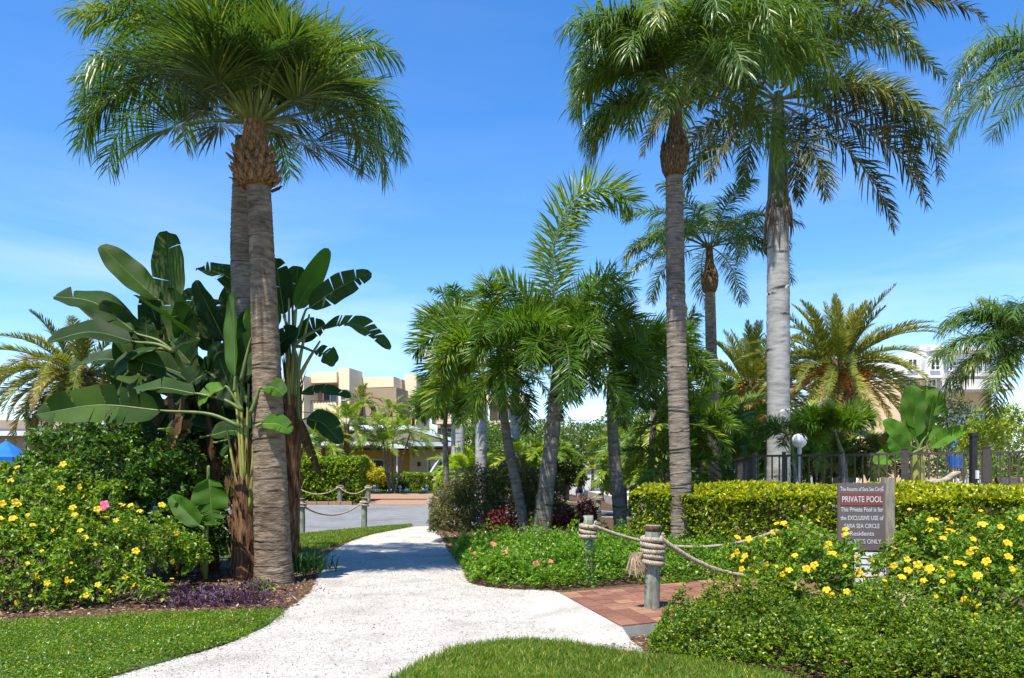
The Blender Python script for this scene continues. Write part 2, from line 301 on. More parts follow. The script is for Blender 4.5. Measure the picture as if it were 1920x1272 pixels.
M['globe'] = solid('lamp_globe', [(.3, (.78,.78,.78)), (.7, (.82,.82,.82))], 2, .3, 0, spec=.4)
M['blue'] = solid('blue_canvas', [(.3, (.012,.10,.42)), (.7, (.02,.16,.52))], 2, .8, 0, spec=.2)
M['redc'] = solid('red_cushion', [(.3, (.30,.02,.03)), (.7, (.36,.035,.04))], 4, .85, 0, spec=.2)
M['tanc'] = solid('tan_cushion', [(.3, (.48,.33,.21)), (.7, (.54,.38,.25))], 4, .85, 0, spec=.2)
M['wood'] = solid('driftwood', [(.3, (.18,.14,.10)), (.55, (.36,.29,.22)), (.75, (.50,.42,.33))], 6, .9, .6, 24, (1, 6, 6), .15, 7)
M['skin'] = solid('skin', [(.3, (.50,.27,.19)), (.7, (.56,.32,.23))], 4, .6, 0, spec=.3)
M['navy'] = solid('navy_cloth', [(.3, (.02,.025,.06)), (.7, (.03,.04,.085))], 8, .9, 0, spec=.1)
M['pinkcloth'] = solid('pink_cloth', [(.3, (.50,.14,.14)), (.7, (.58,.19,.18))], 8, .9, 0, spec=.1)
M['hair'] = solid('dark_hair', [(.3, (.03,.02,.015)), (.7, (.06,.04,.03))], 8, .7, 0)
M['wire'] = solid('black_wire', [(.3, (.015,.015,.015)), (.7, (.03,.03,.03))], 8, .7, 0)

# ------------------------------------------------------------------ plant builders
def leafcloud(buf, P, D, L, Wd, rng, fold=.3, bend=.18, mi=0, upj=.5):
    n = len(P)
    if n == 0: return buf
    up = nrm(np.array((0, 0, 1.)) + rng.normal(0, upj, (n, 3)))
    S = nrm(np.cross(D, up)); N = np.cross(S, D)
    L = np.broadcast_to(L, (n,))[:, None]; Wd = np.broadcast_to(Wd, (n,))[:, None]
    base = P; mid = P + D*L*.5 - N*(fold*Wd*.5); le = P + D*L*.46 + S*Wd*.5; ri = P + D*L*.46 - S*Wd*.5
    tip = P + D*L*.97 - N*L*bend
    V = np.stack([base, mid, le, ri, tip], 1).reshape(-1, 3); k = np.arange(n)[:, None]*5
    f = np.concatenate([k+np.array([[0, 1, 2]]), k+np.array([[0, 3, 1]]), k+np.array([[2, 1, 4]]), k+np.array([[1, 3, 4]])])
    return buf.add(V, f, mi)
def blades(buf, P, H, wd, rng, lean=.45, mi=0):
    """grass blades: two-segment tapering strips"""
    n = len(P); a = rng.uniform(0, 2*np.pi, n); l = np.abs(rng.normal(lean, .25, n))
    d = np.stack([np.cos(a), np.sin(a), np.zeros(n)], 1); b = rng.uniform(0, 2*np.pi, n)
    s = np.stack([np.cos(b), np.sin(b), np.zeros(n)], 1) * (np.broadcast_to(wd, (n,))[:, None] * .5)
    H = np.broadcast_to(H, (n,))[:, None]; z = np.array((0, 0, 1.))
    m = P + H*.55*z + d*(H*l[:, None]*.3); t = P + H*z*(1 - .25*l[:, None]) + d*(H*l[:, None])
    V = np.stack([P-s, P+s, m+s*.8, m-s*.8, t], 1).reshape(-1, 3); k = np.arange(n)[:, None]*5
    return buf.add(V, [k+np.array([[0, 1, 2, 3]]), k+np.array([[3, 2, 4]])], mi)
def in_poly(poly, x, y):
    poly = np.asarray(poly)[:, :2]; inside = np.zeros(len(x), bool); j = len(poly)-1
    for i in range(len(poly)):
        xi, yi = poly[i]; xj, yj = poly[j]
        c = ((yi > y) != (yj > y)) & (x < (xj-xi)*(y-yi)/(yj-yi+1e-12)+xi); inside ^= c; j = i
    return inside
def scatter(poly, n, rng):
    poly = np.asarray(poly)[:, :2]; lo, hi = poly.min(0), poly.max(0); out = []
    while sum(len(o) for o in out) < n:
        p = rng.uniform(lo, hi, (n*2, 2)); out.append(p[in_poly(poly, p[:, 0], p[:, 1])])
    return np.concatenate(out)[:n]
def rdir(n, rng, zmin=-1):
    z = rng.uniform(zmin, 1, n); a = rng.uniform(0, 2*np.pi, n); r = np.sqrt(1-z*z); return np.stack([r*np.cos(a), r*np.sin(a), z], 1)
def blob_tips(ells, n, rng, shell=(.55, 1.05), zmin=-.35, floor=.02):
    """twig tips spread through the outer part of a union of ellipsoids"""
    E = np.array([list(e[0])+list(e[1]) for e in ells], float); w = (E[:, 3]*E[:, 4]+E[:, 3]*E[:, 5]+E[:, 4]*E[:, 5]); w = w/w.sum()
    k = rng.choice(len(E), n*2, p=w); d = rdir(n*2, rng, zmin); r = shell[0]+(shell[1]-shell[0])*rng.uniform(0, 1, n*2)**.6
    P = E[k, :3]+d*E[k, 3:]*r[:, None]; keep = P[:, 2] > floor
    for i in range(len(E)):
        q = (P-E[i, :3])/E[i, 3:]; keep &= ~((np.sum(q*q, 1) < .40) & (k != i))
    P, d, = P[keep][:n], nrm((d/E[k, 3:])[keep][:n]); return P, d
def whorl(buf, P, D, k, L, Wd, rng, spread=(.6, 1.4), up=.35, mi=0, bend=.18, fold=.3):
    n = len(P); Pk = np.repeat(P, k, 0); Dk = nrm(np.repeat(D, k, 0)+np.array((0, 0, up)))
    q = nrm(np.cross(Dk, rng.normal(0, 1, (n*k, 3)))); s = rng.uniform(spread[0], spread[1], n*k)[:, None]
    d = nrm(Dk*np.cos(s)+q*np.sin(s)); L_ = L*rng.uniform(.65, 1.2, n*k); base = Pk-Dk*(rng.uniform(0, 1, n*k)*L*.9)[:, None]
    return leafcloud(buf, base, d, L_, Wd*L_/L, rng, fold, bend, mi)
def bush(name, label, cat, ells, ntips, k, L, Wd, mat, seed, stems=10, group=None, up=.35, twigr=.008, flowers=None, shell=(.55, 1.05), spread=(.6, 1.4), base=None, sprays=0):
    rng = rs(seed); E = np.array([list(e[0]) for e in ells]); b = np.array([E[:, 0].mean(), E[:, 1].mean(), 0]) if base is None else np.array(base, float)
    t = thing(name, label, cat, b, 0, group)
    el = [((np.array(e[0])-b), e[1]) for e in ells]
    if sprays:
        sp_, sd_ = blob_tips(el, sprays, rng, (.98, 1.2), 0.); el = el+[(p_, (r_, r_, r_*1.1)) for p_, r_ in zip(sp_, rng.uniform(.08, .17, len(sp_)))]
    P, D = blob_tips(el, ntips, rng, shell)
    buf = Buf(); whorl(buf, P, D, k, L, Wd, rng, spread, up); part('foliage', buf, mat, t, kind='stuff')
    sb = Buf(); idx = rng.choice(len(P), min(stems, len(P)), replace=False)
    for i in idx:
        p = P[i]; root = np.array((p[0]*.55+rng.normal(0, .05), p[1]*.55+rng.normal(0, .05), 0)); m = root*.45+p*.55+rng.normal(0, .06, 3)+np.array((0, 0, -.04))
        sb.tube(smoothpath([root, m, p], 8), np.linspace(twigr*1.6, twigr*.5, 8), 5)
    if stems: part('stems', sb, M['twig'], t, True)
    if flowers:
        fm, nf, size, fn, sel = flowers
        cand = np.where(sel(P+b, D))[0] if sel is not None else np.arange(len(P)); cand = rng.choice(cand, min(nf, len(cand)), replace=False)
        for i in cand:
            o = link(fn, fm[rng.integers(len(fm))], t, P[i]+D[i]*.10+np.array((0, -.03, .03)))
            fd = nrm(D[i]+np.array((-.1, -.55, .35))+rng.normal(0, .35, 3)); o.rotation_euler = Vector(fd).to_track_quat('Z', 'Y').to_euler(); s = size*(rng.uniform(.75, 1.12) if rng.uniform() < .72 else rng.uniform(.38, .6)); o.scale = (s, s, s)
    return t
def flower_mesh(name, mat, seed, petals=5, cup=.45):
    rng = rs(seed); b = Buf()
    b.tube([(0, 0, -.75), (0, 0, -.3), (0, 0, 0)], [.07, .12, .26], 6)
    for i in range(petals):
        a = 2*np.pi*i/petals+rng.normal(0, .08); c, s = math.cos(a), math.sin(a); w = .58
        pr = np.array([(.16, 0, -.02), (.55, w*.75, .22*cup*2), (.62, 0, .16*cup*2), (.55, -w*.75, .22*cup*2), (.98, w*.55, .2*cup), (1.05, 0, .1*cup), (.98, -w*.55, .2*cup)])
        pr[:, 2] += rng.normal(0, .03, 7); V = np.stack([pr[:, 0]*c-pr[:, 1]*s, pr[:, 0]*s+pr[:, 1]*c, pr[:, 2]], 1)
        b.add(V, [np.array([[0, 1, 2], [0, 2, 3]]), np.array([[1, 4, 5, 2], [2, 5, 6, 3]])])
    return b.mesh(name, mat)

def frond(rng, L=3., e0=50., bend=110., n=55, ll=.7, lw=.035, fwd=(70, 35), v=10., plum=12., grav=.35, start=.16, pw=1.3, rr=.022, side=0., prof='mid', segs=4, jit=.12, mi=(0, 1)):
    """pinnate palm leaf: arching rachis in the xz plane, drooping leaflets on both sides"""
    b = Buf(); m = 22; s = np.linspace(0, 1, m); ang = R(e0)-R(bend)*s**pw
    x = np.concatenate([[0], np.cumsum(np.cos(ang[:-1])*L/(m-1))]); z = np.concatenate([[0], np.cumsum(np.sin(ang[:-1])*L/(m-1))]); y = side*s**2*L
    C = np.stack([x, y, z], 1); b.tube(C, np.linspace(rr, rr*.18, m), 5, mi[1])
    t = np.repeat(np.linspace(start, .995, n), 2); sd = np.tile([1., -1.], n); t = np.clip(t+rng.normal(0, .25/n, 2*n), 0, 1); k = 2*n
    Pp = np.stack([np.interp(t, s, C[:, i]) for i in range(3)], 1); T0 = nrm(np.gradient(C, axis=0)); T = nrm(np.stack([np.interp(t, s, T0[:, i]) for i in range(3)], 1))
    S = nrm(np.cross(np.array((0, 0, 1.))+0*T, T)); bad = np.abs(T[:, 2]) > .995; S[bad] = (0, 1, 0); N = np.cross(T, S)
    u = (t-start)/(1-start)
    if prof == 'mid': pf = .35+.65*np.sin(np.pi*np.clip(u*.92+.08, 0, 1))**.6
    elif prof == 'flat': pf = np.minimum(1, .55+u*3)*(1-.72*np.clip((u-.55)/.45, 0, 1)**1.5)
    else: pf = np.minimum(1, .3+u*4)*(1-.55*np.clip((u-.75)/.25, 0, 1)**2)
    ln = ll*pf*rng.uniform(.82, 1.12, k); a = R(1)*(fwd[0]+(fwd[1]-fwd[0])*u)+rng.normal(0, jit, k)
    if plum >= 170: vv = rng.uniform(-np.pi*.95, np.pi*.95, k)
    else: vv = R(v)+R(plum)*rng.normal(0, 1, k)
    d = nrm(np.cos(a)[:, None]*T+np.sin(a)[:, None]*(np.cos(vv)[:, None]*S*sd[:, None]+np.sin(vv)[:, None]*N))
    secs = []; p = Pp; wp = [.55, 1., .92, .6, .35][:segs]+[0]
    for q in range(segs+1):
        w = nrm(T-d*np.sum(T*d, 1)[:, None]+rng.normal(0, .03, (k, 3))); wd = lw*wp[q]*np.sqrt(pf)[:, None]*.5
        if q < segs: secs += [p-w*wd, p+w*wd]
        else: secs += [p]
        p = p+d*(ln/segs)[:, None]; d = nrm(d+np.array((0, 0, -1.))*(grav*(q+1)/segs*rng.uniform(.7, 1.3, k))[:, None])
    V = np.stack(secs, 1).reshape(-1, 3); nv = 2*segs+1; kk = np.arange(k)[:, None]*nv; fs = []
    for q in range(segs-1): fs.append(kk+np.array([[2*q, 2*q+1, 2*q+3, 2*q+2]]))
    fs.append(kk+np.array([[2*segs-2, 2*segs-1, 2*segs]])); return b.add(V, fs, mi[0])
def fan(rng, pl=1.1, e0=40., bend=50., n=44, rad=.95, half=135., droop=.5, lw=1., costa=.35):
    """costapalmate fan leaf on its stalk, in the xz plane"""
    b = Buf(); m = 12; s = np.linspace(0, 1, m); ang = R(e0)-R(bend)*.5*s**1.4
    x = np.concatenate([[0], np.cumsum(np.cos(ang[:-1])*pl/(m-1))]); z = np.concatenate([[0], np.cumsum(np.sin(ang[:-1])*pl/(m-1))]); C = np.stack([x, 0*x, z], 1)
    b.tube(C, np.linspace(.028, .014, m), 5, 1)
    T = nrm(C[-1]-C[-2]); S = np.array((0, 1., 0)); N = np.cross(T, S)
    mc = 8; sc_ = np.linspace(0, 1, mc); a0 = math.atan2(T[2], T[0]); ac = a0-R(bend)*sc_
    cx = C[-1][0]+np.concatenate([[0], np.cumsum(np.cos(ac[:-1])*costa/(mc-1))]); cz = C[-1][2]+np.concatenate([[0], np.cumsum(np.sin(ac[:-1])*costa/(mc-1))])
    phi = np.linspace(-half, half, n); q = 1-np.abs(phi)/half; st = q**1.5
    base = np.stack([np.interp(st, sc_, cx), 0*st, np.interp(st, sc_, cz)], 1); ta = np.interp(st, sc_, ac)
    Tl = np.stack([np.cos(ta), 0*ta, np.sin(ta)], 1); Nl = np.stack([-np.sin(ta), 0*ta, np.cos(ta)], 1); ph = R(1)*phi
    d = nrm(np.cos(ph)[:, None]*Tl+np.sin(ph)[:, None]*S*.92+Nl*(.28*np.abs(np.sin(ph)))[:, None]+rng.normal(0, .05, (n, 3)))
    ln = rad*(.72+.28*np.cos(ph*.6))*rng.uniform(.85, 1.1, n); dphi = R(2*half/n)
    segs = 5; fr = np.array([0, .2, .42, .64, .84, 1.]); wf = np.array([.06, .95, 1.35, .85, .4, 0.])*.42*dphi*lw; p = base; secs = []
    for i in range(segs+1):
        w = nrm(np.cross(d, Nl)+rng.normal(0, .10, (n, 3))); wd = (wf[i]*ln)[:, None]
        if i < segs: secs += [p-w*wd, p+w*wd]
        else: secs += [p]; break
        p = p+d*(ln*(fr[i+1]-fr[i]))[:, None]; d = nrm(d+np.array((0, 0, -1.))*(droop*(.1+1.0*max(0, fr[i+1]-.35))*rng.uniform(.5, 1.5, n))[:, None])
    V = np.stack(secs, 1).reshape(-1, 3); nv = 2*segs+1; kk = np.arange(n)[:, None]*nv
    fs = [kk+np.array([[2*i, 2*i+1, 2*i+3, 2*i+2]]) for i in range(segs-1)]+[kk+np.array([[2*segs-2, 2*segs-1, 2*segs]])]
    return b.add(V, fs, 0)
def ringed(path, rads, ring=.09, depth=.035, sides=22, seed=0, wob=.02):
    """trunk with leaf-scar rings"""
    rng = rs(seed); P = np.asarray(path, float); L = np.sum(np.linalg.norm(np.diff(P, axis=0), axis=1)); n = max(8, int(L/ring)); t = np.linspace(0, 1, n*3+1)
    sp = smoothpath(P, 200); rr = np.interp(np.linspace(0, 1, 200), np.linspace(0, 1, len(rads)), rads)
    ts = np.linspace(0, 1, 200); jit = np.repeat(rng.normal(0, .25/n, n+1), 3)[:n*3+1]; tt = np.clip(t+jit, 0, 1); tt = np.maximum.accumulate(tt)
    tt = tt+np.arange(len(tt))*1e-7
    Q = np.stack([np.interp(tt, ts, sp[:, i]) for i in range(3)], 1); r = np.interp(tt, ts, rr)
    mod = np.tile([1., 1-depth*.4, 1-depth], n+1)[:n*3+1]; r = r*mod*(1+rng.normal(0, wob*.3, len(r)))
    b = Buf(); b.tube(Q, r, sides)
    V = b.V[0].reshape(len(Q), sides, 3); th = np.linspace(0, 2*np.pi, sides, endpoint=False)
    lump = 1+wob*np.sin(th*3+1.3*np.sin(np.linspace(0, 9, len(Q)))[:, None]); lump = lump*(1+rng.normal(0, .011, lump.shape)); tilt = ring*.30*np.sin(th[None]+np.repeat(rng.uniform(0, 6.28, n+1), 3)[:len(Q), None]*.6); V[:] = Q[:, None]+(V-Q[:, None])*lump[..., None]; V[..., 2] += tilt; b.V[0] = V.reshape(-1, 3); return b
def place_fronds(t, specs, maker, mats, seed, top, name='frond', spread=.12):
    """specs: (azimuth deg, dict of frond settings[, materials]); each leaf is its own part"""
    for i, sp in enumerate(specs):
        rng = rs(seed*1000+i); b = maker(rng, **sp[1]); a = R(sp[0]); off = np.array((math.cos(a)*spread, math.sin(a)*spread, sp[3] if len(sp) > 3 else 0.))
        part(name, b, sp[2] if len(sp) > 2 and sp[2] else mats, t, loc=np.asarray(top)+off, rz=a)
def crown(n, seed, base, e=(85, -25), bend=(60, 120), Lr=(.85, 1.1), L=3., a0=0.):
    """leaves of a palm crown by golden angle: young ones upright in the middle, old ones hanging"""
    rng = rs(seed); out = []
    for i in range(n):
        u = (i+.5)/n; d = dict(base); d['e0'] = e[0]+(e[1]-e[0])*u**.85+rng.normal(0, 5); d['bend'] = bend[0]+(bend[1]-bend[0])*min(1, u*1.6)+rng.normal(0, 8)
        if u > .7: d['bend'] *= 1-.55*(u-.7)/.3
        if 'L' in base or L: d['L'] = L*rng.uniform(*Lr)*(.75+.25*min(1, u*3))
        d['side'] = rng.normal(0, .07); out.append((a0+i*137.5+rng.normal(0, 8), d))
    return out

def blade(buf, pts, width, nrmhint, rng, tears=0, fold=.35, tipb=.55, wave=.03):
    """large banana-like leaf blade along pts, faced towards nrmhint, with tears"""
    n = 26; C = smoothpath(pts, n); T = nrm(np.gradient(C, axis=0)); N0 = np.asarray(nrmhint, float)
    S = nrm(np.cross(T, N0)); N = np.cross(S, T); t = np.linspace(0, 1, n)
    w = width*.5*np.clip(np.sin(np.pi*np.clip(t*.97+.025, 0, 1)**(.78)), 0, 1)**tipb; w[-1] = .002; w[0] = min(w[0], width*.06)
    for sd in (1, -1):
        cuts = sorted(rng.choice(np.arange(4, n-3), min(tears, n-8), replace=False)) if tears else []
        ed = [0]+list(cuts)+[n-1]
        for a, c in zip(ed[:-1], ed[1:]):
            if c <= a: continue
            idx = np.arange(a, c+1); m = len(idx); g = np.zeros(m); dz = rng.normal(0, .10)*width if tears else 0
            gap = width*.055*rng.uniform(.25, 1)
            if a != 0: g[0] = gap
            if c != n-1: g[-1] -= gap*.8
            cols = []; uvs = []
            for j, f in enumerate((0, .34, .68, 1.)):
                off = S[idx]*sd*(w[idx]*f*math.cos(fold*(.5+.5*f)))[:, None]+N[idx]*(w[idx]*f*math.sin(fold)*(1-.35*f))[:, None]
                off = off+T[idx]*(g*f)[:, None]+T[idx]*(w[idx]*f*.22)[:, None]+N[idx]*(dz*f*f*.6)+N[idx]*(wave*width*f*np.sin(t[idx]*17+sd))[:, None]
                cols.append(C[idx]+off); uvs.append(np.stack([np.full(m, f*sd), t[idx]+f*.06], 1))
            V = np.stack(cols, 1).reshape(-1, 3); i = np.arange(m-1)[:, None]*4; q = np.arange(3)[None]
            f_ = np.stack([i+q, i+q+1, i+q+5, i+q+4], -1).reshape(-1, 4); buf.add(V, f_, 0); buf.UV.append(np.stack(uvs, 1).reshape(-1, 2))
    k = buf.n; r = np.interp(t, [0, 1], [width*.030, width*.006]); buf.tube(C-N*(r*.4)[:, None], r, 5, 1); buf.UV.append(np.zeros((buf.n-k, 2))); return buf
def big_leaf(t, org, root, bpts, width, hint, seed, tears=0, mat='bop', fold=.35, tipb=.55, pet=.016):
    """one leaf (blade plus stalk) of a bird-of-paradise or banana; coordinates in the world, org = the plant's base"""
    rng = rs(seed); o = np.asarray(org); b = Buf(); P = [np.asarray(p)-o for p in bpts]
    blade(b, P, width, hint, rng, tears, fold, tipb); lf = part('leaf', b, [M[mat], M['petiole']], t, True)
    r = np.asarray(root)-o; e = P[0]; dr = nrm(P[1]-P[0]); h = np.linalg.norm(e-r)
    p = Buf().tube(smoothpath([r, r*.62+e*.38+np.array((0, 0, .13*h))*.6, e-dr*.22*h*.5, e], 14), np.linspace(pet*1.9, pet*.8, 14), 7)
    part('leaf_stalk', p, M['petiole'], lf, True)
    return lf

# ------------------------------------------------------------------ the setting
def sheet(name, pts, mat, z=0.004, kind='structure'):
    """flat ground sheet from an outline on the ground"""
    bm = bmesh.new(); vs_ = [bm.verts.new((p[0], p[1], z)) for p in pts]; f = bm.faces.new(vs_)
    if f.normal.z < 0: f.normal_flip()
    bmesh.ops.triangulate(bm, faces=bm.faces[:]); me = bpy.data.meshes.new(name); bm.to_mesh(me); bm.free(); me.materials.append(mat)
    return link(name, me, kind=kind)
def strip(name, ys, xl, xr, mat, dz, cols=24):
    """ground sheet that follows the rise of the land"""
    ys = np.asarray(ys, float); V = []
    for y, a, b in zip(ys, xl, xr):
        x = np.linspace(a, b, cols); V.append(np.stack([x, 0*x+y, gz(x, y)+dz], 1))
    n = len(ys); i = np.arange(n-1)[:, None]*cols; j = np.arange(cols-1)[None]
    f = np.stack([i+j, i+j+1, i+cols+j+1, i+cols+j], -1).reshape(-1, 4); b = Buf().add(np.concatenate(V), f)
    return link(name, b.mesh(name, mat, True), kind='structure')

gy = np.concatenate([np.linspace(-20, 24, 12), np.linspace(25, 60, 36), [80, 150, 400, 1200]])
strip('ground', gy, np.minimum(-60, -gy*1.2-20), np.maximum(60, gy*1.2+20), M['mulch'], 0, 160)
def outline(px): return smoothpath([G(*p) for p in px], len(px)*5)
path_px_l = [(-60, 1420), (60, 1330), (200, 1273), (330, 1236), (440, 1202), (525, 1152), (580, 1112), (602, 1070), (618, 1036), (690, 1005), (770, 989), (800, 982)]
path_px_r = [(812, 985), (830, 1012), (842, 1034), (866, 1064), (878, 1092), (930, 1104), (1050, 1112), (1120, 1150), (1180, 1200), (1225, 1240), (1250, 1300), (1200, 1420)]
path_out = np.vstack([outline(path_px_l), outline(path_px_r)]); rng = rs(3); q_ = []
for i_ in range(len(path_out)):
    a_, b_ = path_out[i_], path_out[(i_+1) % len(path_out)]; m_ = max(1, min(14, int(np.linalg.norm(b_-a_)/.06)))
    for j_ in range(m_): q_.append(a_+(b_-a_)*j_/m_+np.array((rng.normal(0, .016), rng.normal(0, .016), 0)))
path_out = np.array(q_)
sheet('shell_path', path_out, M['shell'], .006)
lawn_px = [(-420, 1228), (-150, 1192), (0, 1172), (150, 1163), (300, 1155), (430, 1152), (530, 1150), (500, 1176), (440, 1203), (330, 1237), (200, 1274), (60, 1331), (-60, 1421), (-700, 1421)]
lawn_poly = np.array([G(*p) for p in lawn_px]); sheet('lawn', lawn_poly, M['turf'], .012)
tongue_px = [(640, 1400), (700, 1310), (760, 1273), (800, 1248), (860, 1224), (930, 1213), (1000, 1211), (1060, 1215), (1120, 1226), (1200, 1238), (1300, 1250), (1420, 1268), (1600, 1300), (1700, 1400)]
tongue_poly = np.array([G(*p) for p in tongue_px]); sheet('grass_verge', tongue_poly, M['turf'], .014)
verge_px = [(380, 1052), (545, 1038), (614, 1028), (690, 1004), (768, 989), (774, 985), (690, 991), (560, 1004), (380, 1022)]
verge_poly = np.array([G(*p) for p in verge_px]); sheet('road_verge', verge_poly, M['turf'], .010)
ry = np.array([18.5, 20, 22, 24, 26, 28, 30, 31.5, 32.6])
strip('road', ry, [-60]*9, np.array([-9, -6.2, -3.4, -2.2, 2, 6, 8, 9, 9]), M['asphalt'], .004, 40)
dy = np.array([32.6, 35, 38, 41, 43.5]); strip('brick_driveway', dy, [-6.3, -6.9, -7.7, -8.3, -8.7], [-1, 0, 1, 2, 3], M['drive'], .012, 20)
b = Buf()
for x in np.arange(-16, -6.6, .5): b.box((x, 32.75+(x+6.3)*-.03, float(gz(x, 32.8))+.06), (.47, .28, .16))
part('kerb', b, M['drive'], None, kind='structure')
fy = np.array([43.5, 46, 48, 50]); strip('house_lawn', fy, [-26]*4, [0, 1, 2, 2], M['turf'], .02, 30)
# raised pool terrace
b = Buf(); b.add([(4.9, 17.4, 0), (11.5, 14.1, 0), (40, 14.1, 0), (40, 70, 0), (6.5, 70, 0), (4.9, 17.4, .5), (11.5, 14.1, .5), (40, 14.1, .5), (40, 70, .5), (6.5, 70, .5)],
    [np.array([[5, 6, 7, 8, 9]]), np.array([[0, 1, 6, 5], [1, 2, 7, 6], [2, 3, 8, 7], [3, 4, 9, 8], [4, 0, 5, 9]])]); part('pool_terrace', b, M['deck'], None, kind='structure')

# raised brick walk with its bricks
A = np.array((.57, 9.18)); Bc = np.array((1.0, 7.09)); u = np.array((.87, .49)); LW, DW = 2.13, 3.6; v = (Bc-A)/LW
def quadbox(buf, o, du, dv, z0, z1):
    V = [(*o, z0), (*(o+du), z0), (*(o+du+dv), z0), (*(o+dv), z0)]; V += [(p[0], p[1], z1) for p in V]
    return buf.add(V, np.array([(0,3,2,1),(4,5,6,7),(0,1,5,4),(1,2,6,5),(2,3,7,6),(3,0,4,7)]))
wk = link('brick_walk', quadbox(Buf(), A, u*DW, v*LW, 0, .098).mesh('brick_walk', M['concrete']), kind='structure')
rb = Buf(); nn = 14
for i_ in range(nn+1):
    fz = 1 if i_ < nn else -.02; e_ = A+v*(LW*i_/(nn-1) if i_ < nn else LW+.30); w_ = np.array((-.98, -.2))*(.55+.08*math.sin(i_)); rb.V.append(np.array([(e_[0]+.01, e_[1], .102*fz), (*(e_+w_*.35), .075*fz), (*(e_+w_*.7), .035*fz), (*(e_+w_*1.15), -.002)])); rb.n += 4
rb.Fc.append((np.array([[i_*4+j_, i_*4+j_+1, i_*4+j_+5, i_*4+j_+4] for i_ in range(nn) for j_ in range(3)]), 0)); part('path_ramp', rb, M['shell'], None, True, kind='structure')
bw, bl = LW/10, .2155; nb = 0; rng = rs(5)
for i in range(17):
    for j in range(-1, 10):
        lo = max(0, j*bw+(.5*bw if i % 2 else 0)); hi = min(LW, (j+1)*bw+(.5*bw if i % 2 else 0))
        if hi-lo < .03 or nb >= 290: continue
        z = .112+rng.normal(0, .0016); o = A+u*(i*bl+.003)+v*(lo+.003)
        part('brick', quadbox(Buf(), o, u*(bl-.006), v*(hi-lo-.006), .09, z), M['brick'], wk); nb += 1

# lawns: leaves and blades of grass
def grass(name, label, poly, n, h, wd, mat, seed, lean=.5, z=.012, fade=None):
    rng = rs(seed); p = scatter(poly, n, rng); p = p+rng.normal(0, .035, p.shape); P = np.stack([p[:, 0], p[:, 1], np.full(n, z)], 1); b = Buf()
    blades(b, P, h*rng.uniform(.6, 1.25, n), wd*rng.uniform(.7, 1.2, n), rng, lean); o = part(name, b, mat, None, kind='stuff'); return tag(o, label, 'grass')
lp = np.array([G(*q) for q in [(-160, 1196), (0, 1172), (150, 1163), (300, 1155), (430, 1152), (530, 1150), (500, 1176), (440, 1203), (330, 1237), (200, 1274), (60, 1331), (-160, 1331)]])
rng = rs(11); n = 70000; p = scatter(lp, n, rng); p = p+rng.normal(0, .04, p.shape); th_ = np.sin(p[:, 0]*3.1+1.2*np.sin(p[:, 1]*2.3))*np.cos(p[:, 1]*4.1+p[:, 0]); p = p[rng.uniform(0, 1, n) > np.clip(th_*.75, 0, .6)]; n = len(p); zz = rng.uniform(.01, .055, n)
b = Buf(); leafcloud(b, np.stack([p[:, 0], p[:, 1], zz], 1), nrm(rdir(n, rng, -.2)*np.array((1, 1, .55))+np.array((0, 0, .18))), rng.uniform(.018, .034, n), rng.uniform(.009, .016, n), rng, .2, .1, upj=.35)
tag(part('lawn_grass', b, M['lawn'], None, kind='stuff'), 'glossy short broad-leaved lawn in front of the yellow-flowered bush beside the white path', 'grass')
grass('verge_grass', 'tuft-edged patch of fine grass at the bottom edge of the white path', np.array([G(*q) for q in [(700, 1310), (756, 1275), (797, 1250), (858, 1225), (930, 1213), (1000, 1210), (1060, 1215), (1120, 1226), (1200, 1238), (1300, 1250), (1420, 1268), (1560, 1310)]]), 38000, .085, .0075, M['grass'], 12, .5)
grass('roadside_grass', 'narrow strip of grass between the white path and the road', verge_poly[1:-1], 16000, .07, .014, M['grass'], 13, .5)
# mulch chips and fallen leaves
rng = rs(21); b = Buf()
bed = np.array([G(*q) for q in [(-150, 1192), (150, 1160), (300, 1152), (430, 1148), (530, 1146), (585, 1108), (604, 1068), (612, 1040), (540, 1050), (300, 1080), (-100, 1110)]])
p = scatter(bed, 7000, rng)+rng.normal(0, .06, (7000, 2)); d = nrm(rdir(7000, rng)*np.array((1, 1, .25)))
leafcloud(b, np.stack([p[:, 0], p[:, 1], rng.uniform(.004, .03, 7000)], 1), d, rng.uniform(.025, .09, 7000), rng.uniform(.008, .025, 7000), rng, .1, .05)
q2 = np.array([G(*q) for q in [(815, 1000), (850, 1032), (880, 1080), (905, 1075), (870, 1020), (840, 990)]]); p = scatter(q2, 900, rng); d = nrm(rdir(900, rng)*np.array((1, 1, .25)))
leafcloud(b, np.stack([p[:, 0], p[:, 1], rng.uniform(.006, .02, 900)], 1), d, rng.uniform(.03, .08, 900), rng.uniform(.01, .03, 900), rng, .1, .05)
q3 = np.array([G(*q) for q in [(1080, 1215), (1190, 1160), (1240, 1190), (1300, 1250), (1120, 1232)]]); p = scatter(q3, 420, rng); d = nrm(rdir(420, rng)*np.array((1, 1, .25)))
leafcloud(b, np.stack([p[:, 0], p[:, 1], rng.uniform(.008, .02, 420)], 1), d, rng.uniform(.02, .06, 420), rng.uniform(.008, .022, 420), rng, .1, .05)
e_ = path_out[rng.integers(0, len(path_out), 2600)][:, :2]; e_ = e_+rng.normal(0, .07, e_.shape)*np.abs(rng.normal(0, 1.2, (2600, 1))); e_ = e_[(e_[:, 1] > 5.0)]; m_ = len(e_)
leafcloud(b, np.stack([e_[:, 0], e_[:, 1], np.full(m_, .012)], 1), nrm(rdir(m_, rng)*np.array((1, 1, .15))), rng.uniform(.015, .05, m_), rng.uniform(.005, .016, m_), rng, .1, .05)
p = scatter(path_out, 620, rng); d = nrm(rdir(620, rng)*np.array((1, 1, .15)))
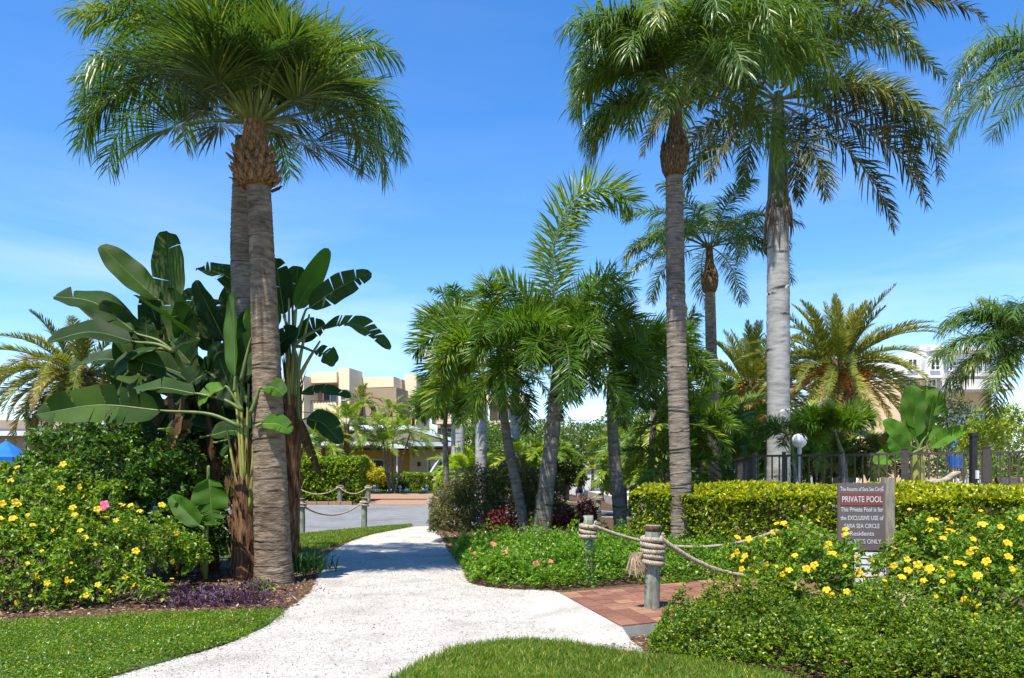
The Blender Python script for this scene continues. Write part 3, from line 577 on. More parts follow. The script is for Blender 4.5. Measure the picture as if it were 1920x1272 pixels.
leafcloud(b, np.stack([p[:, 0], p[:, 1], np.full(620, .012)], 1), d, rng.uniform(.012, .05, 620), rng.uniform(.005, .014, 620), rng, .1, .05)
tag(part('mulch', b, M['chip'], None, kind='stuff'), 'brown bark mulch and dry leaves along the edges of the beds', 'mulch')
# loose shell bits on the path
rng = rs(22); p = scatter(path_out, 46000, rng); p = p[(p[:, 1] < 15) & (p[:, 1] > 5.2)]; n = len(p); b = Buf()
leafcloud(b, np.stack([p[:, 0], p[:, 1], np.full(n, .007)], 1), nrm(rdir(n, rng)*np.array((1, 1, .35))), rng.uniform(.008, .022, n), rng.uniform(.006, .016, n), rng, .4, .0)
M['shellbit'] = leafmat('shell_bits', (.24,.215,.18), (.47,.445,.40), (.55,.53,.49), .9, 0, spec=.1, obj=0)
tag(part('shell_gravel', b, M['shellbit'], None, kind='stuff'), 'loose bits of white crushed shell scattered over the path', 'gravel')

# ------------------------------------------------------------------ palms
# sabal palm at the path, left
D0 = 10.8; base = np.array((*G(515, 1095)[:2], 0)); org = base
tr = [W(515, 1112, D0), W(512, 1040, D0), W(507, 900, D0), W(502, 760, D0), W(497, 620, D0), W(491, 480, D0), W(486, 370, D0), W(479, 290, D0), W(478, 262, D0)]
t = thing('sabal_palm', 'stout fan palm with brown fibrous collar beside the white path', 'palm tree', org)
part('trunk', ringed([q-org for q in tr], np.array([40, 34, 31, 28, 25.5, 23, 22, 23, 22])*D0/F, .055, .02, 26, 1, .014), M['sabal_bark'], t, True)
top = W(477, 228, D0)-org
b = Buf(); col = smoothpath([W(482, 352, D0)-org, W(479, 318, D0)-org, W(478, 285, D0)-org, W(477, 215, D0)-org], 14); b.tube(col, np.interp(np.linspace(0, 1, 14), [0, .1, .3, .55, 1], [.20, .27, .295, .21, .13]), 16)
part('fibre_collar', b, M['fibre'], t, True)
rng = rs(31); boot = Buf(); boot.add([(-.035,0,0),(.035,0,0),(.05,.05,.10),(-.05,.05,.10),(-.02,.075,.19),(.02,.075,.19),(0,.03,.0)], [np.array([[0,1,2,3],[3,2,5,4]]), np.array([[0,3,6],[1,6,2],[2,6,5],[3,4,6],[4,5,6]])]); bootm = boot.mesh('leaf_base', M['fibre'])
for i in range(64):
    a = i*2.39996; zf = (i+.5)/64; c = smoothpath([W(481, 350, D0)-org, W(478, 288, D0)-org], 10)[int(zf*9)]; r = .255*(1-.25*abs(zf-.45))
    o = link('leaf_base', bootm, t, c+np.array((math.cos(a)*r, math.sin(a)*r, 0))); o.rotation_euler = (rng.normal(-.2, .25), rng.normal(0, .25), a-math.pi/2); s = rng.uniform(.7, 1.15); o.scale = (s, s, s*.8)
sp = []; rng = rs(32)
for i in range(40):
    u_ = (i+.5)/40; e = 92-92*u_+rng.normal(0, 6); az_ = i*137.5+rng.normal(0, 10)
    if abs((az_+90+180) % 360-180) < 60: e = max(e, 42)
    sp.append((az_, dict(pl=rng.uniform(.65, 1.05)*(1.0 if u_ > .2 else .85), e0=e, bend=(rng.uniform(12, 34)+18*u_)*(1 if e > 30 else .5), n=64, rad=rng.uniform(.8, 1.05), half=rng.uniform(75, 115), droop=(rng.uniform(.12, .38)+.22*u_)*(1 if e > 30 else .7), lw=.50)))
for i in range(22):
    sp.append((i*137.5+rng.normal(0, 12)+40, dict(pl=rng.uniform(.35, .62), e0=rng.uniform(25, 82), bend=rng.uniform(15, 40), n=58, rad=rng.uniform(.75, .95), half=rng.uniform(80, 120), droop=rng.uniform(.2, .55), lw=.5)))
place_fronds(t, sp, fan, [M['sabal'], M['petiole']], 33, top, spread=.12)

# queen palm behind it
D1 = 12.3; base = np.array((*W(470, 1050, D1)[:2], 0)); org = base
t = thing('queen_palm', 'slender grey-trunked feather palm rising directly behind the stout fan palm', 'palm tree', org)
tr = [np.array((base[0], D1, -.05)), W(466, 850, D1), W(460, 600, D1), W(457, 450, D1), W(461, 330, D1), W(463, 260, D1)]
part('trunk', ringed([q-org for q in tr], np.array([.26, .23, .21, .21, .20, .18]), .08, .04, 22, 2, .015), M['queen_bark'], t, True)
top = W(462, 205, D1)-org; Q = dict(n=88, ll=.78, lw=.026, v=8, plum=24, grav=.8, fwd=(68, 38), prof='mid', start=.2)
sp = crown(13, 41, Q, (82, 28), (70, 125), L=2.5, a0=20)
for az, e0, bd, L_ in [(182, 42, 135, 3.2), (168, 34, 125, 3.1), (196, 26, 118, 2.9), (188, 52, 140, 3.1), (-4, 34, 130, 3.1), (12, 40, 132, 3.0), (-20, 28, 120, 2.9), (6, 20, 110, 2.7), (215, 42, 125, 2.7), (-32, 50, 130, 2.8)]:
    sp.append((az, dict(Q, e0=e0, bend=bd, L=L_)))
place_fronds(t, sp, frond, [M['queen'], M['petiole']], 42, top)

def queen(label, px, D, cpx, ctop, ntop, L, seed, rad=.18, extra=(), bulb=True, nf=16, e=(84, -8), bend=(70, 125), zg=0., ll=.75, group=None, name='queen_palm'):
    """feather palm: ringed trunk, brown fibre bulb, arching crown. px: trunk columns/rows, ctop: crown point"""
    p0 = W(*px[0], D); org = np.array((p0[0], D, zg)); t = thing(name, label, 'palm tree', org, 0, group)
    tr = [np.array((p0[0], D, zg-.05))-org]+[W(*q, D)-org for q in px[1:]]; m = len(tr)
    part('trunk', ringed(tr, np.linspace(rad*1.12, rad*.86, m), .085, .045, 22, seed, .015), M['queen_bark'], t, True)
    top = W(*ctop, D)-org; b0 = tr[-1]; ax = top-b0; hh = np.linalg.norm(ax); b = Buf()
    cp = np.array([b0+ax*s for s in np.linspace(-.06, 1.05, 16)]); b.tube(cp, rad*np.interp(np.linspace(0, 1, 16), [0, .08, .26, .42, .65, 1], [.85, 1.2, 1.42, 1.0, .66, .5]), 14)
    rng = rs(seed+5)
    for i in range(26):
        a = rng.uniform(0, 6.28); s0 = rng.uniform(0, .26); c = b0+ax*s0; r = rad*1.22
        q = np.array((math.cos(a), math.sin(a), 0)); b.tube([c+q*r*.8, c+q*r*(1.08)+ax*.12, c+q*r*.9+ax*.3], [.03, .028, .006], 4)
    part('fibre_bulb', b, M['queenfibre'], t, True)
    base_ = dict(Q, ll=ll); sp = crown(nf, seed+1, base_, e, bend, L=L, a0=seed*31)
    for x in extra: sp.append((x[0], dict(base_, e0=x[1], bend=x[2], L=x[3])))
    place_fronds(t, sp, frond, [M['queen'], M['petiole']], seed+2, top); return t
queen('tall feather palm with ringed grey trunk rising in front of the clipped hedge', [(1280, 1050), (1276, 900), (1270, 700), (1266, 500), (1264, 325)], 14., None, (1268, 190), 0, 2.7, 51, .185,
      [(185, 80, 170, 2.7), (172, 76, 168, 2.5), (200, 72, 165, 2.6), (190, 50, 130, 2.1), (150, 74, 165, 2.7), (-125, 60, 150, 2.4), (215, 74, 165, 2.8), (5, 70, 150, 3.9), (-10, 62, 150, 3.6), (20, 66, 140, 3.8), (-35, 72, 155, 3.3), (-60, 72, 160, 3.0), (-85, 72, 160, 2.9), (-110, 70, 160, 2.9), (190, 0, 60, 1.6), (-20, 78, 140, 4.2), (8, 80, 130, 4.4), (0, 55, 130, 3.2), (186, 14, 95, 1.9), (172, 4, 85, 1.8), (-110, 8, 90, 1.8), (-75, 30, 115, 2.6), (15, 20, 105, 2.6)], nf=14, e=(88, 58), bend=(110, 160))
queen('thinner feather palm whose crown hangs between the two tallest palms', [(1340, 960), (1338, 820), (1334, 680), (1331, 545)], 22., None, (1330, 462), 0, 2.6, 61, .175,
      [(180, 25, 80, 2.5), (0, 28, 95, 2.4), (-25, 35, 100, 2.3), (205, 30, 90, 2.4)], nf=20, e=(84, -5), bend=(60, 115), ll=.6)
queen('feather palm mostly outside the photo whose frond hangs in at the upper right corner', [(2030, 1010), (2030, 700), (2030, 300)], 19., None, (2030, 170), 0, 3.4, 71, .2,
      [(180, 52, 130, 3.9), (170, 40, 118, 3.6), (194, 36, 120, 3.7), (184, 62, 130, 3.8)], zg=.5, ll=.95, nf=9, e=(80, 20), bend=(70, 110))
queen('leafy drooping palm at the right edge in front of the white building', [(1950, 880), (1948, 800), (1946, 740)], 17., None, (1940, 650), 0, 2.05, 81, .15,
      [(182, 46, 92, 2.2), (172, 62, 115, 2.2), (205, 30, 95, 1.8), (188, 6, 60, 1.7), (-120, 30, 90, 1.8), (-150, 0, 60, 1.5), (-135, 60, 120, 2.2)], nf=22, e=(88, -12), bend=(60, 105), zg=.5, ll=.6)

# royal palm
def royal(label, x, D, ybase, yshaft, ytop, L, seed, rad, specs, zg=.5, sheath=True, mats=None, rings=.16, name='royal_palm', group=None):
    p0 = W(x, ybase, D); org = np.array((p0[0], D, zg)); t = thing(name, label, 'palm tree', org, 0, group); z1 = W(x, yshaft, D)[2]-zg; z2 = W(x, ytop, D)[2]-zg
    part('trunk', ringed([(0, 0, -.05), (.01, 0, z1*.3), (0, 0, z1*.65), (0, 0, z1+.05)], rad*np.array([1.12, 1.03, 1.04, .95]), rings, .012, 26, seed, .006), M['royal_bark'], t, True)
    part('crownshaft', Buf().lathe([(z1, rad*.93), (z1+.1*(z2-z1), rad*.97), (z1+.4*(z2-z1), rad*.86), (z1+.8*(z2-z1), rad*.62), (z2+.15, rad*.4)], sides=18), M['shaft'], t, True)
    if sheath:
        rng = rs(seed+3); b = Buf()
        for i in range(46):
            a = rng.uniform(0, 6.28); q = np.array((math.cos(a), math.sin(a), 0)); l = rng.uniform(.4, 1.1); zt = z1+rng.uniform(0, .45)
            b.tube([q*rad*.95+(0, 0, zt), q*rad*1.2+(0, 0, zt-l*.5), q*rad*rng.uniform(1.05, 1.45)+(0, 0, zt-l)], [.03, .025, .004], 4)
        part('dry_sheath', b, M['twig'], t, True)
    place_fronds(t, specs, frond, mats or [M['royal'], M['petiole']], seed+1, (0, 0, z2), spread=rad*.45); return t
RY = dict(n=120, ll=.74, lw=.038, v=12, plum=38, grav=.55, fwd=(66, 34), prof='flat', start=.12, rr=.035)
old = [M['royal_old'], M['twig']]; sp = []
for az, e0, bd, L_, m_, dz in [(-6, 14, 110, 5.0, 1, 0), (-14, -16, 62, 4.5, 1, -.1), (14, 34, 120, 5.0, 0, 0), (-30, -38, 40, 4.3, 1, -.2), (-58, -52, 30, 2.9, 1, -.3), (3, 8, 95, 4.6, 1, 0), (-24, 10, 95, 4.4, 0, 0), (178, 20, 105, 4.0, 1, 0), (192, -5, 75, 3.4, 1, -.3), (205, -25, 50, 3.0, 1, -.3), (165, 38, 115, 3.6, 0, 0), (90, 15, 90, 3.4, 0, 0), (60, 5, 80, 3.4, 1, -.2), (125, 10, 85, 3.4, 0, 0),
       (5, 62, 120, 4.6, 0, .3), (40, 68, 110, 4.6, 0, .3), (-30, 66, 120, 4.4, 0, .3), (-70, 60, 120, 4.0, 0, .3), (150, 66, 110, 4.4, 0, .3), (200, 62, 120, 4.2, 0, .3), (240, 70, 118, 3.6, 0, .2), (-110, 72, 110, 4.2, 0, .4), (0, 82, 70, 4.6, 0, .5), (140, 84, 50, 4.6, 0, .5), (-15, 55, 105, 5.2, 1, .3), (10, 48, 100, 5.2, 0, .3), (180, 48, 110, 4.6, 0, .2), (-100, 76, 100, 3.6, 0, .4), (-75, 78, 90, 4.4, 0, .4), (-130, 66, 110, 4.2, 0, .3), (-55, 40, 112, 3.8, 0, .1), (205, 30, 105, 3.3, 1, 0)]:
    sp.append((az, dict(RY, e0=e0, bend=bd, L=L_), old if m_ else None, dz))
royal('tallest palm with smooth pale grey trunk and green crownshaft behind the fence', 1459, 19., 960, 400, 185, 4., 91, .265, sp)
FR = dict(n=50, ll=.6, lw=.05, v=10, plum=26, grav=.5, fwd=(66, 36), prof='flat', start=.12, rr=.03)
def rcrown(n, seed, L, e=(80, -15)): return crown(n, seed, FR, e, (55, 105), L=L, a0=seed*17)
royal('pale smooth-trunked palm behind the olive shrub, left of the leaning thin palm', 902, 30., 950, 770, 700, 3., 95, .215, rcrown(11, 96, 2.5), 0, False)
royal('pale smooth-trunked palm seen between the leaning palm and the foxtail trunk', 966, 31., 950, 780, 700, 3., 97, .20, rcrown(11, 98, 2.5), 0, False)
royal('bluish far palm whose crown stands out left of the foxtail palms', 862, 33., 950, 650, 585, 3., 99, .19, rcrown(14, 100, 1.9, (78, -25)), 0, False, [M['foxtail_blue'], M['petiole']])
royal('small pale-trunked palm near the bungalow gable', 852, 36., 945, 775, 740, 2., 101, .15, rcrown(12, 102, 1.5), 0.3, False, [M['foxtail_blue'], M['petiole']])

# foxtail palms in the middle
FX = dict(n=130, ll=.52, lw=.028, v=0, plum=180, grav=.25, fwd=(62, 42), prof='full', start=.14, rr=.022, segs=3)
def foxtail(label, px, D, ctop, L, seed, rad, extra=(), nf=11, e=(78, -18), bend=(45, 105), mat='foxtail', zg=0., ll=.52, lw=.028, name='foxtail_palm', n=130):
    p0 = W(*px[0], D); org = np.array((p0[0], D, zg)); t = thing(name, label, 'palm tree', org)
    tr = [np.array((p0[0], D, zg-.05))-org]+[W(*q, D)-org for q in px[1:]]; m = len(tr); top = W(*ctop, D)-org
    part('trunk', ringed(tr, np.linspace(rad*1.2, rad*.82, m), .13, .035, 20, seed, .012), M['foxtail_bark'], t, True)
    part('crownshaft', Buf().tube(smoothpath([tr[-1]*1.02-tr[-2]*.02, tr[-1]*.5+top*.5, top*1.0], 8), np.linspace(rad*.86, rad*.4, 8), 14), M['shaft'], t, True)
    base_ = dict(FX, ll=ll, lw=lw, n=n); sp = crown(nf, seed+1, base_, e, bend, L=L, a0=seed*23)
    for x in extra: sp.append((x[0], dict(base_, e0=x[1], bend=x[2], L=x[3], **(x[4] if len(x) > 4 else {}))))
    place_fronds(t, sp, frond, [M[mat], M['petiole']], seed+2, top, spread=.06); return t
foxtail('foxtail palm with the tallest upright bushy frond, thick grey trunk in the olive shrub', [(1012, 1030), (1020, 950), (1034, 830), (1042, 745)], 16.5, (1046, 655), 2.5, 111, .175,
        [(6, 97, 190, 4.9, dict(pw=3.0, ll=.72, n=300, start=.05, fwd=(72, 52), lw=.032)), (14, 88, 120, 2.6), (172, 60, 130, 2.9), (160, 40, 110, 2.6), (-20, 52, 110, 2.2), (210, 30, 100, 2.3), (-70, 35, 110, 2.0), (-110, 20, 95, 2.0)])
foxtail('thin leaning foxtail palm left of the thick-trunked one', [(990, 1020), (972, 930), (952, 830), (940, 740)], 17., (934, 650), 2.3, 121, .105,
        [(165, 55, 110, 2.2), (195, 30, 90, 2.0), (20, 70, 120, 2.3), (180, 5, 70, 1.8), (-100, 40, 110, 1.9), (-140, 15, 90, 1.8)], e=(80, -30))
foxtail('foxtail palm with rough forked trunk next to the left end of the clipped hedge', [(1166, 1000), (1158, 920), (1150, 830), (1146, 750)], 18., (1148, 665), 2.3, 131, .14,
        [(10, 50, 110, 2.2), (-30, 42, 105, 2.1), (170, 40, 110, 2.0), (-90, 30, 100, 1.9), (-60, 10, 85, 1.8)], e=(75, -35))
foxtail('slim foxtail palm just left of the tall ringed palm trunk', [(1215, 985), (1222, 850), (1228, 750)], 20., (1230, 680), 2.1, 141, .09, [(200, 40, 100, 1.9), (-60, 30, 100, 1.8)], nf=11, e=(75, -35))
foxtail('low foxtail palm beside the bungalow gable, left of the palm group', [(838, 955), (836, 860), (834, 800)], 25., (840, 750), 1.2, 151, .09, [(190, 30, 90, 1.1), (-90, 20, 80, 1.1)], nf=12, e=(80, -20))
foxtail('low bushy foxtail palm in front of the fence, right of the tallest trunk', [(1590, 985), (1585, 900), (1578, 850)], 15.6, (1566, 810), .75, 161, .06, [(165, 60, 95, .8), (200, 45, 80, .7), (10, 70, 80, .9)], nf=8, e=(82, 38), ll=.32, lw=.022)
foxtail('small foxtail palm crossing the lower part of the tallest trunk', [(1500, 985), (1492, 900), (1487, 860)], 16., (1482, 815), .8, 171, .04, [(170, 40, 90, .9)], nf=7, e=(75, 5), ll=.28, lw=.02, n=80)
foxtail('dark low foxtail palm leaning across the thinner feather palm trunk', [(1318, 990), (1316, 900), (1314, 860)], 20., (1312, 800), 1.3, 181, .05, [(0, 30, 100, 1.2), (-60, 30, 90, 1.2)], nf=9, e=(75, -20), ll=.34, lw=.022)

# date palms
DT = dict(n=90, ll=.42, lw=.034, v=28, plum=14, grav=.10, fwd=(58, 30), prof='flat', start=.14, rr=.03, segs=3)
def date(label, x, ycrown, D, ybase, L, seed, rad, nf=56, fruit=5, zg=.5, old_share=.2, e=(86, -30), olds=None, bend=(28, 72)):
    p0 = W(x, ybase, D); org = np.array((p0[0], D, zg)); t = thing('date_palm', label, 'palm tree', org); z = W(x, ycrown, D)[2]-zg
    rng = rs(seed); b = Buf(); b.lathe([(-.05, rad), (z*.5, rad*.95), (z*.8, rad*1.15), (z+.1, rad*.9), (z+.35, rad*.4)], sides=16)
    for i in range(220):
        a = i*2.39996; zz_ = z*(i/220); q = np.array((math.cos(a), math.sin(a), 0)); b.tube([q*rad*.9+(0, 0, zz_), q*rad*1.22+(0, 0, zz_+.12), q*rad*1.28+(0, 0, zz_+.2)], [.07, .06, .03], 4)
    part('trunk', b, M['date_bark'], t)
    sp = []
    for i, s in enumerate(crown(nf, seed+1, DT, e, bend, L=L, a0=seed*13)):
        sp.append((s[0], s[1], [M['date_old'], M['petiole']] if i > nf*(1-old_share) else None))
    if olds: sp += [(a, dict(DT, e0=e0, bend=bd, L=l_), [M['date_old'], M['petiole']]) for a, e0, bd, l_ in olds]
    place_fronds(t, sp, frond, [M['date'], M['petiole']], seed+2, (0, 0, z), spread=rad*.6)
    for k in range(fruit):
        a = -math.pi/2+(k-(fruit-1)/2)*.62+rng.normal(0, .1); b = Buf(); c = np.array((math.cos(a)*1.0, math.sin(a)*1.0, z-.25+rng.normal(0, .12)))
        b.tube(smoothpath([(0, 0, z), c*np.array((.6, .6, 1))+(0, 0, .35), c], 8), .03, 5)
        n = 260; d = rdir(n, rng); leafcloud(b, c+d*np.array((.28, .28, .42))*rng.uniform(.4, 1, n)[:, None]-(0, 0, .2), rdir(n, rng), .10, .06, rng)
        part('fruit_cluster', b, M['fruit'], t)
    return t
date('broad date palm with orange fruit clusters behind the globe lamp', 1570, 690, 30., 950, 3.7, 191, .42, 84, 7, e=(88, -38), bend=(25, 70))
date('smaller date palm with orange fruit between the pale trunk and the thin palm', 1408, 725, 34., 950, 3.5, 201, .42, 74, 5, e=(88, -30), bend=(25, 70))
date('yellowing date palm behind the bird of paradise at the left edge', 150, 700, 26., 960, 3.1, 211, .40, 58, 0, zg=.05, old_share=.35, e=(75, -65),
     olds=[(182, 20, 95, 3.2), (190, 0, 80, 3.0), (175, 35, 105, 3.3), (-100, -10, 70, 2.4), (-80, -20, 60, 2.3), (200, -15, 65, 2.6)], bend=(50, 85))

# clumping and small palms near the bungalow
AR = dict(n=44, ll=.42, lw=.045, v=18, plum=14, grav=.3, fwd=(60, 34), prof='mid', start=.2, rr=.018, segs=3)
def areca(label, x, D, ybase, ytop, L, seed, ns=5, rad=.05, mat='areca', nf=8, e=(80, 5), zg=None, cat='palm tree', name='areca_palm', bend=(50, 100)):
    p0 = W(x, ybase, D); z0 = float(gz(p0[0], D)) if zg is None else zg; org = np.array((p0[0], D, z0)); t = thing(name, label, cat, org); rng = rs(seed); H = W(x, ytop, D)[2]-z0
    for k in range(ns):
        a = rng.uniform(0, 6.28); r0 = rng.uniform(0, .25)*(ns > 1); h = H*rng.uniform(.6, 1.05) if ns > 1 else H; lean = rng.uniform(.1, .35)*h*(ns > 1)
        q = np.array((math.cos(a), math.sin(a), 0)); p = smoothpath([q*r0, q*(r0+lean*.4)+(0, 0, h*.5), q*(r0+lean)+(0, 0, h)], 10)
        st = part('stem' if ns > 1 else 'trunk', ringed(p, [rad*1.1, rad], .1, .03, 10, seed+k, .01), M['foxtail_bark'] if ns > 1 else M['date_bark'], t, True)
        place_fronds(t, crown(nf, seed*7+k, AR, e, bend, L=L, a0=k*50), frond, [M[mat], M['petiole']], seed*9+k, p[-1], spread=rad)
    return t
areca('short palm with dark trunk before the yellow wall, nearest the white-stemmed end', 603, 42., 950, 838, 1.9, 221, 1, .16, nf=22, e=(85, -35))
areca('taller grey-trunked palm beside the short dark-trunked one at the yellow wall', 650, 43., 950, 795, 2.2, 223, 1, .15, nf=22, e=(85, -35))
areca('clump of slender palms in front of the bungalow gable', 735, 44., 948, 815, 2.4, 225, 5, .05, nf=8)
areca('palm standing in front of the cream building balconies', 676, 66., 920, 752, 1.9, 227, 1, .2, nf=24, e=(85, -40), mat='date', zg=.85)
areca('left one of two thin palms above the bungalow roof', 733, 64., 920, 772, 2.0, 229, 1, .14, nf=16, e=(80, -20), zg=.85)
areca('right one of two thin palms above the bungalow roof', 775, 66., 920, 772, 2.0, 231, 1, .14, nf=16, e=(80, -20), mat='date', zg=.85)
areca('yellow-green palm clump behind the pale trunk and the olive shrub', 878, 33., 950, 870, 1.6, 233, 6, .04, mat='fern', nf=8, e=(75, 0), zg=0)
areca('yellowish palm clump behind the thick foxtail trunk', 1000, 30., 950, 850, 1.3, 235, 4, .05, mat='areca', nf=8, e=(75, 5), zg=0)
areca('palm clump right of the distant walker', 1178, 29., 960, 835, 1.5, 237, 4, .05, mat='areca', nf=9, e=(70, -25), zg=0)
areca('arching palm clump behind the left end of the clipped hedge', 1240, 24., 960, 790, 2.1, 239, 6, .06, mat='areca', nf=9, e=(75, -20), zg=0)
areca('green palm clump behind the thin palm trunk', 1310, 26., 960, 770, 2.4, 241, 6, .06, mat='foxtail', nf=9, e=(78, -15), zg=.0)
areca('leafy palm clump between the thin palm and the pale trunk', 1395, 24., 960, 800, 2.0, 243, 6, .06, mat='foxtail', nf=9, e=(78, -15), zg=.5)
areca('feathery palm clump behind the globe lamp', 1530, 25., 950, 820, 1.7, 245, 5, .05, mat='areca', nf=9, e=(78, -15), zg=.5)
areca('palm clump beneath the broad date palm', 1625, 24., 950, 830, 1.5, 247, 5, .05, mat='date', nf=9, e=(75, -20), zg=.5)
areca('thin-stemmed palm with dark stems left of the tall ringed trunk', 1232, 19., 985, 800, 1.5, 249, 2, .05, mat='foxtail', nf=9, e=(75, -35), zg=0)
areca('palm clump behind the bushes at the left of the yellowing date palm', 255, 30., 960, 720, 2.2, 251, 5, .07, mat='areca', nf=10, e=(78, -20), zg=0.1)

# ------------------------------------------------------------------ bird of paradise clump
def bplant(label, px, py, D, cat='bird of paradise', name='bird_of_paradise', zg=0.):
    p = W(px, py, D); org = np.array((p[0], D, zg)); return thing(name, label, cat, org), org
def bstem(t, org, pts, rads, mat, name='stem', seed=0, flakes=60, fl=.35):
    rng = rs(seed); P = [np.asarray(p)-org for p in pts]; b = Buf(); C = smoothpath(P, 24); r = np.interp(np.linspace(0, 1, 24), np.linspace(0, 1, len(rads)), rads); b.tube(C, r, 12)
    for i in range(flakes):
        k = rng.integers(0, 22); a = rng.uniform(0, 6.28); q = np.array((math.cos(a), math.sin(a), 0)); l = rng.uniform(.5, 1.2)*fl; c = C[k]
        b.tube([c+q*r[k]*.8, c+q*r[k]*1.12+(0, 0, l*.5), c+q*r[k]*rng.uniform(1.0, 1.5)+(0, 0, l)], [.035, .028, .004], 4, 0, True, .35)
    part(name, b, M[mat], t, True)
def L2(t, org, root, pb, pt, D, w, hint, seed, tears=0, mat='bop', arch=0., dd=0., fold=.35, tipb=.5, rootD=None):
    """leaf from photo-measured blade base and tip at depth D (+dd at the tip)"""
    B_ = W(*pb, D); T_ = W(*pt, D+dd); m = (B_+T_)/2+np.array((0, 0, arch)); big_leaf(t, org, W(*root, rootD or D), [B_, m, T_], w*.92*D/F, hint, seed, tears, mat, fold, tipb)
UP = (0, -.35, 1.); FC = (0, -1., .25); FL = (-.55, -.8, .4); FRT = (.6, -.75, .35)
Dl = 12.0
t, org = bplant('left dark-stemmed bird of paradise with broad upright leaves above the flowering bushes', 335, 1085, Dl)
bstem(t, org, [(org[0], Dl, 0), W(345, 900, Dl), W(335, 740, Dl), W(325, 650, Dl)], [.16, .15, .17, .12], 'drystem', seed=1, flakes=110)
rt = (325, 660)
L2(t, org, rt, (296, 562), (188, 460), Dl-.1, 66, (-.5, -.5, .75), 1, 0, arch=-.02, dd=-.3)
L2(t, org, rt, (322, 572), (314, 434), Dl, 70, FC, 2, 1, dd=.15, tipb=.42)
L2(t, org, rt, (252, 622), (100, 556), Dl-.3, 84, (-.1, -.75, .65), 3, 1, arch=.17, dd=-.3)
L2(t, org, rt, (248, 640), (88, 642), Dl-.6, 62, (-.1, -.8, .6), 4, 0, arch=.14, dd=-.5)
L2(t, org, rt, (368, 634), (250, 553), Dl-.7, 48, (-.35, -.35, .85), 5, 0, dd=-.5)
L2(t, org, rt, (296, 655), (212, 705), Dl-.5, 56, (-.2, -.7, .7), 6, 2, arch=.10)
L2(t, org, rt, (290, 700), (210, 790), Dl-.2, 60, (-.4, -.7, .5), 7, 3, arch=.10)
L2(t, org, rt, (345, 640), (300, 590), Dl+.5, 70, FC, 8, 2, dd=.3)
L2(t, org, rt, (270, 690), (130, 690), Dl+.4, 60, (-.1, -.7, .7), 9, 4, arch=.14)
Dc = 12.3
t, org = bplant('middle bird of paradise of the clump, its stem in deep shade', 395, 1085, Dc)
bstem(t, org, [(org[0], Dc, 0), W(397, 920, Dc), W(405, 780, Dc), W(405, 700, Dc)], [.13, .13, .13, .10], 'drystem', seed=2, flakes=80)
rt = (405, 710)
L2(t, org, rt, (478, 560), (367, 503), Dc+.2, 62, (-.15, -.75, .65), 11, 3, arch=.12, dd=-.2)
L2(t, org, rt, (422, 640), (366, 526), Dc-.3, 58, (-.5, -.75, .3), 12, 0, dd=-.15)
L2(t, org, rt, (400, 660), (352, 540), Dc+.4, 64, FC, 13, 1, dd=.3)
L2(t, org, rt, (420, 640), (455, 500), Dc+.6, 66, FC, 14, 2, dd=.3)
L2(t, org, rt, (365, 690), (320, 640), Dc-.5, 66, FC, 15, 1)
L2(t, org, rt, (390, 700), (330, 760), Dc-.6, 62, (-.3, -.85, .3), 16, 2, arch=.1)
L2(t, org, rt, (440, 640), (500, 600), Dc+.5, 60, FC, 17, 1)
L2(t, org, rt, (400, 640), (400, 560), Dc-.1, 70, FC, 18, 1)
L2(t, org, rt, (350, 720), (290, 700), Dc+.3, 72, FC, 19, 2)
Df = 11.25
t, org = bplant('front bird of paradise with yellow-green stalk fan beside the stout palm trunk', 462, 1095, Df)
bstem(t, org, [(org[0], Df, 0), W(459, 1000, Df), W(460, 900, Df), W(463, 820, Df)], [.20, .19, .165, .11], 'drystem', seed=3, flakes=90, fl=.3)
for i, (x0, y0, x1, y1, wv) in enumerate([(458, 960, 440, 720, .055), (462, 970, 452, 700, .05), (468, 960, 478, 760, .05), (464, 950, 466, 720, .045), (472, 930, 502, 790, .04), (452, 930, 425, 800, .04)]):
    b = Buf(); C = smoothpath([W(x0, y0, Df-.1)-org, W((x0+x1)/2-(2 if i % 2 else -2), (y0+y1)/2, Df-.12)-org, W(x1, y1, Df-.05)-org], 12); b.tube(C, np.linspace(wv, wv*.42, 12), 8, 0, True, .75); part('leaf_sheath', b, M['stalk'], t, True)
rt = (455, 745)
L2(t, org, (440, 735), (441, 706), (438, 545), Df-.2, 50, (-.45, -.85, .2), 21, 0, 'bop_bright', dd=.1, fold=.75)
L2(t, org, (452, 715), (474, 632), (512, 562), Df-.25, 76, (.15, -.95, .2), 22, 0, 'bop_bright', fold=.2)
L2(t, org, (466, 760), (440, 700), (512, 612), Df-.1, 74, (.3, -.9, .3), 23, 0, 'bop', fold=.25)
L2(t, org, (455, 770), (365, 738), (222, 752), Df-.3, 60, (.05, -.55, .8), 24, 1, 'bop', arch=.13)
L2(t, org, (450, 800), (300, 770), (66, 778), Df-.6, 84, (0, -.97, .2), 25, 6, 'bop', arch=.10, dd=-.3)
L2(t, org, (455, 770), (420, 728), (372, 762), Df-.3, 46, (-.1, -.7, .7), 26, 2, 'bop_bright', arch=.06)
L2(t, org, (470, 775), (492, 728), (532, 742), Df-.65, 52, (.1, -.75, .65), 27, 0, 'bop_bright', arch=.06)
L2(t, org, (480, 800), (492, 795), (548, 810), Df-.7, 46, (.1, -.75, .65), 28, 1, 'bop_bright', arch=.05)
L2(t, org, (455, 800), (445, 770), (400, 640), Df+.5, 70, FC, 29, 2, 'bop')
L2(t, org, (450, 790), (440, 680), (478, 612), Df+.35, 66, FC, 30, 0, 'bop_bright')
Dr = 12.2
t, org = bplant('right bird of paradise of the clump, brown stem half hidden behind the palm trunk', 545, 1040, Dr)
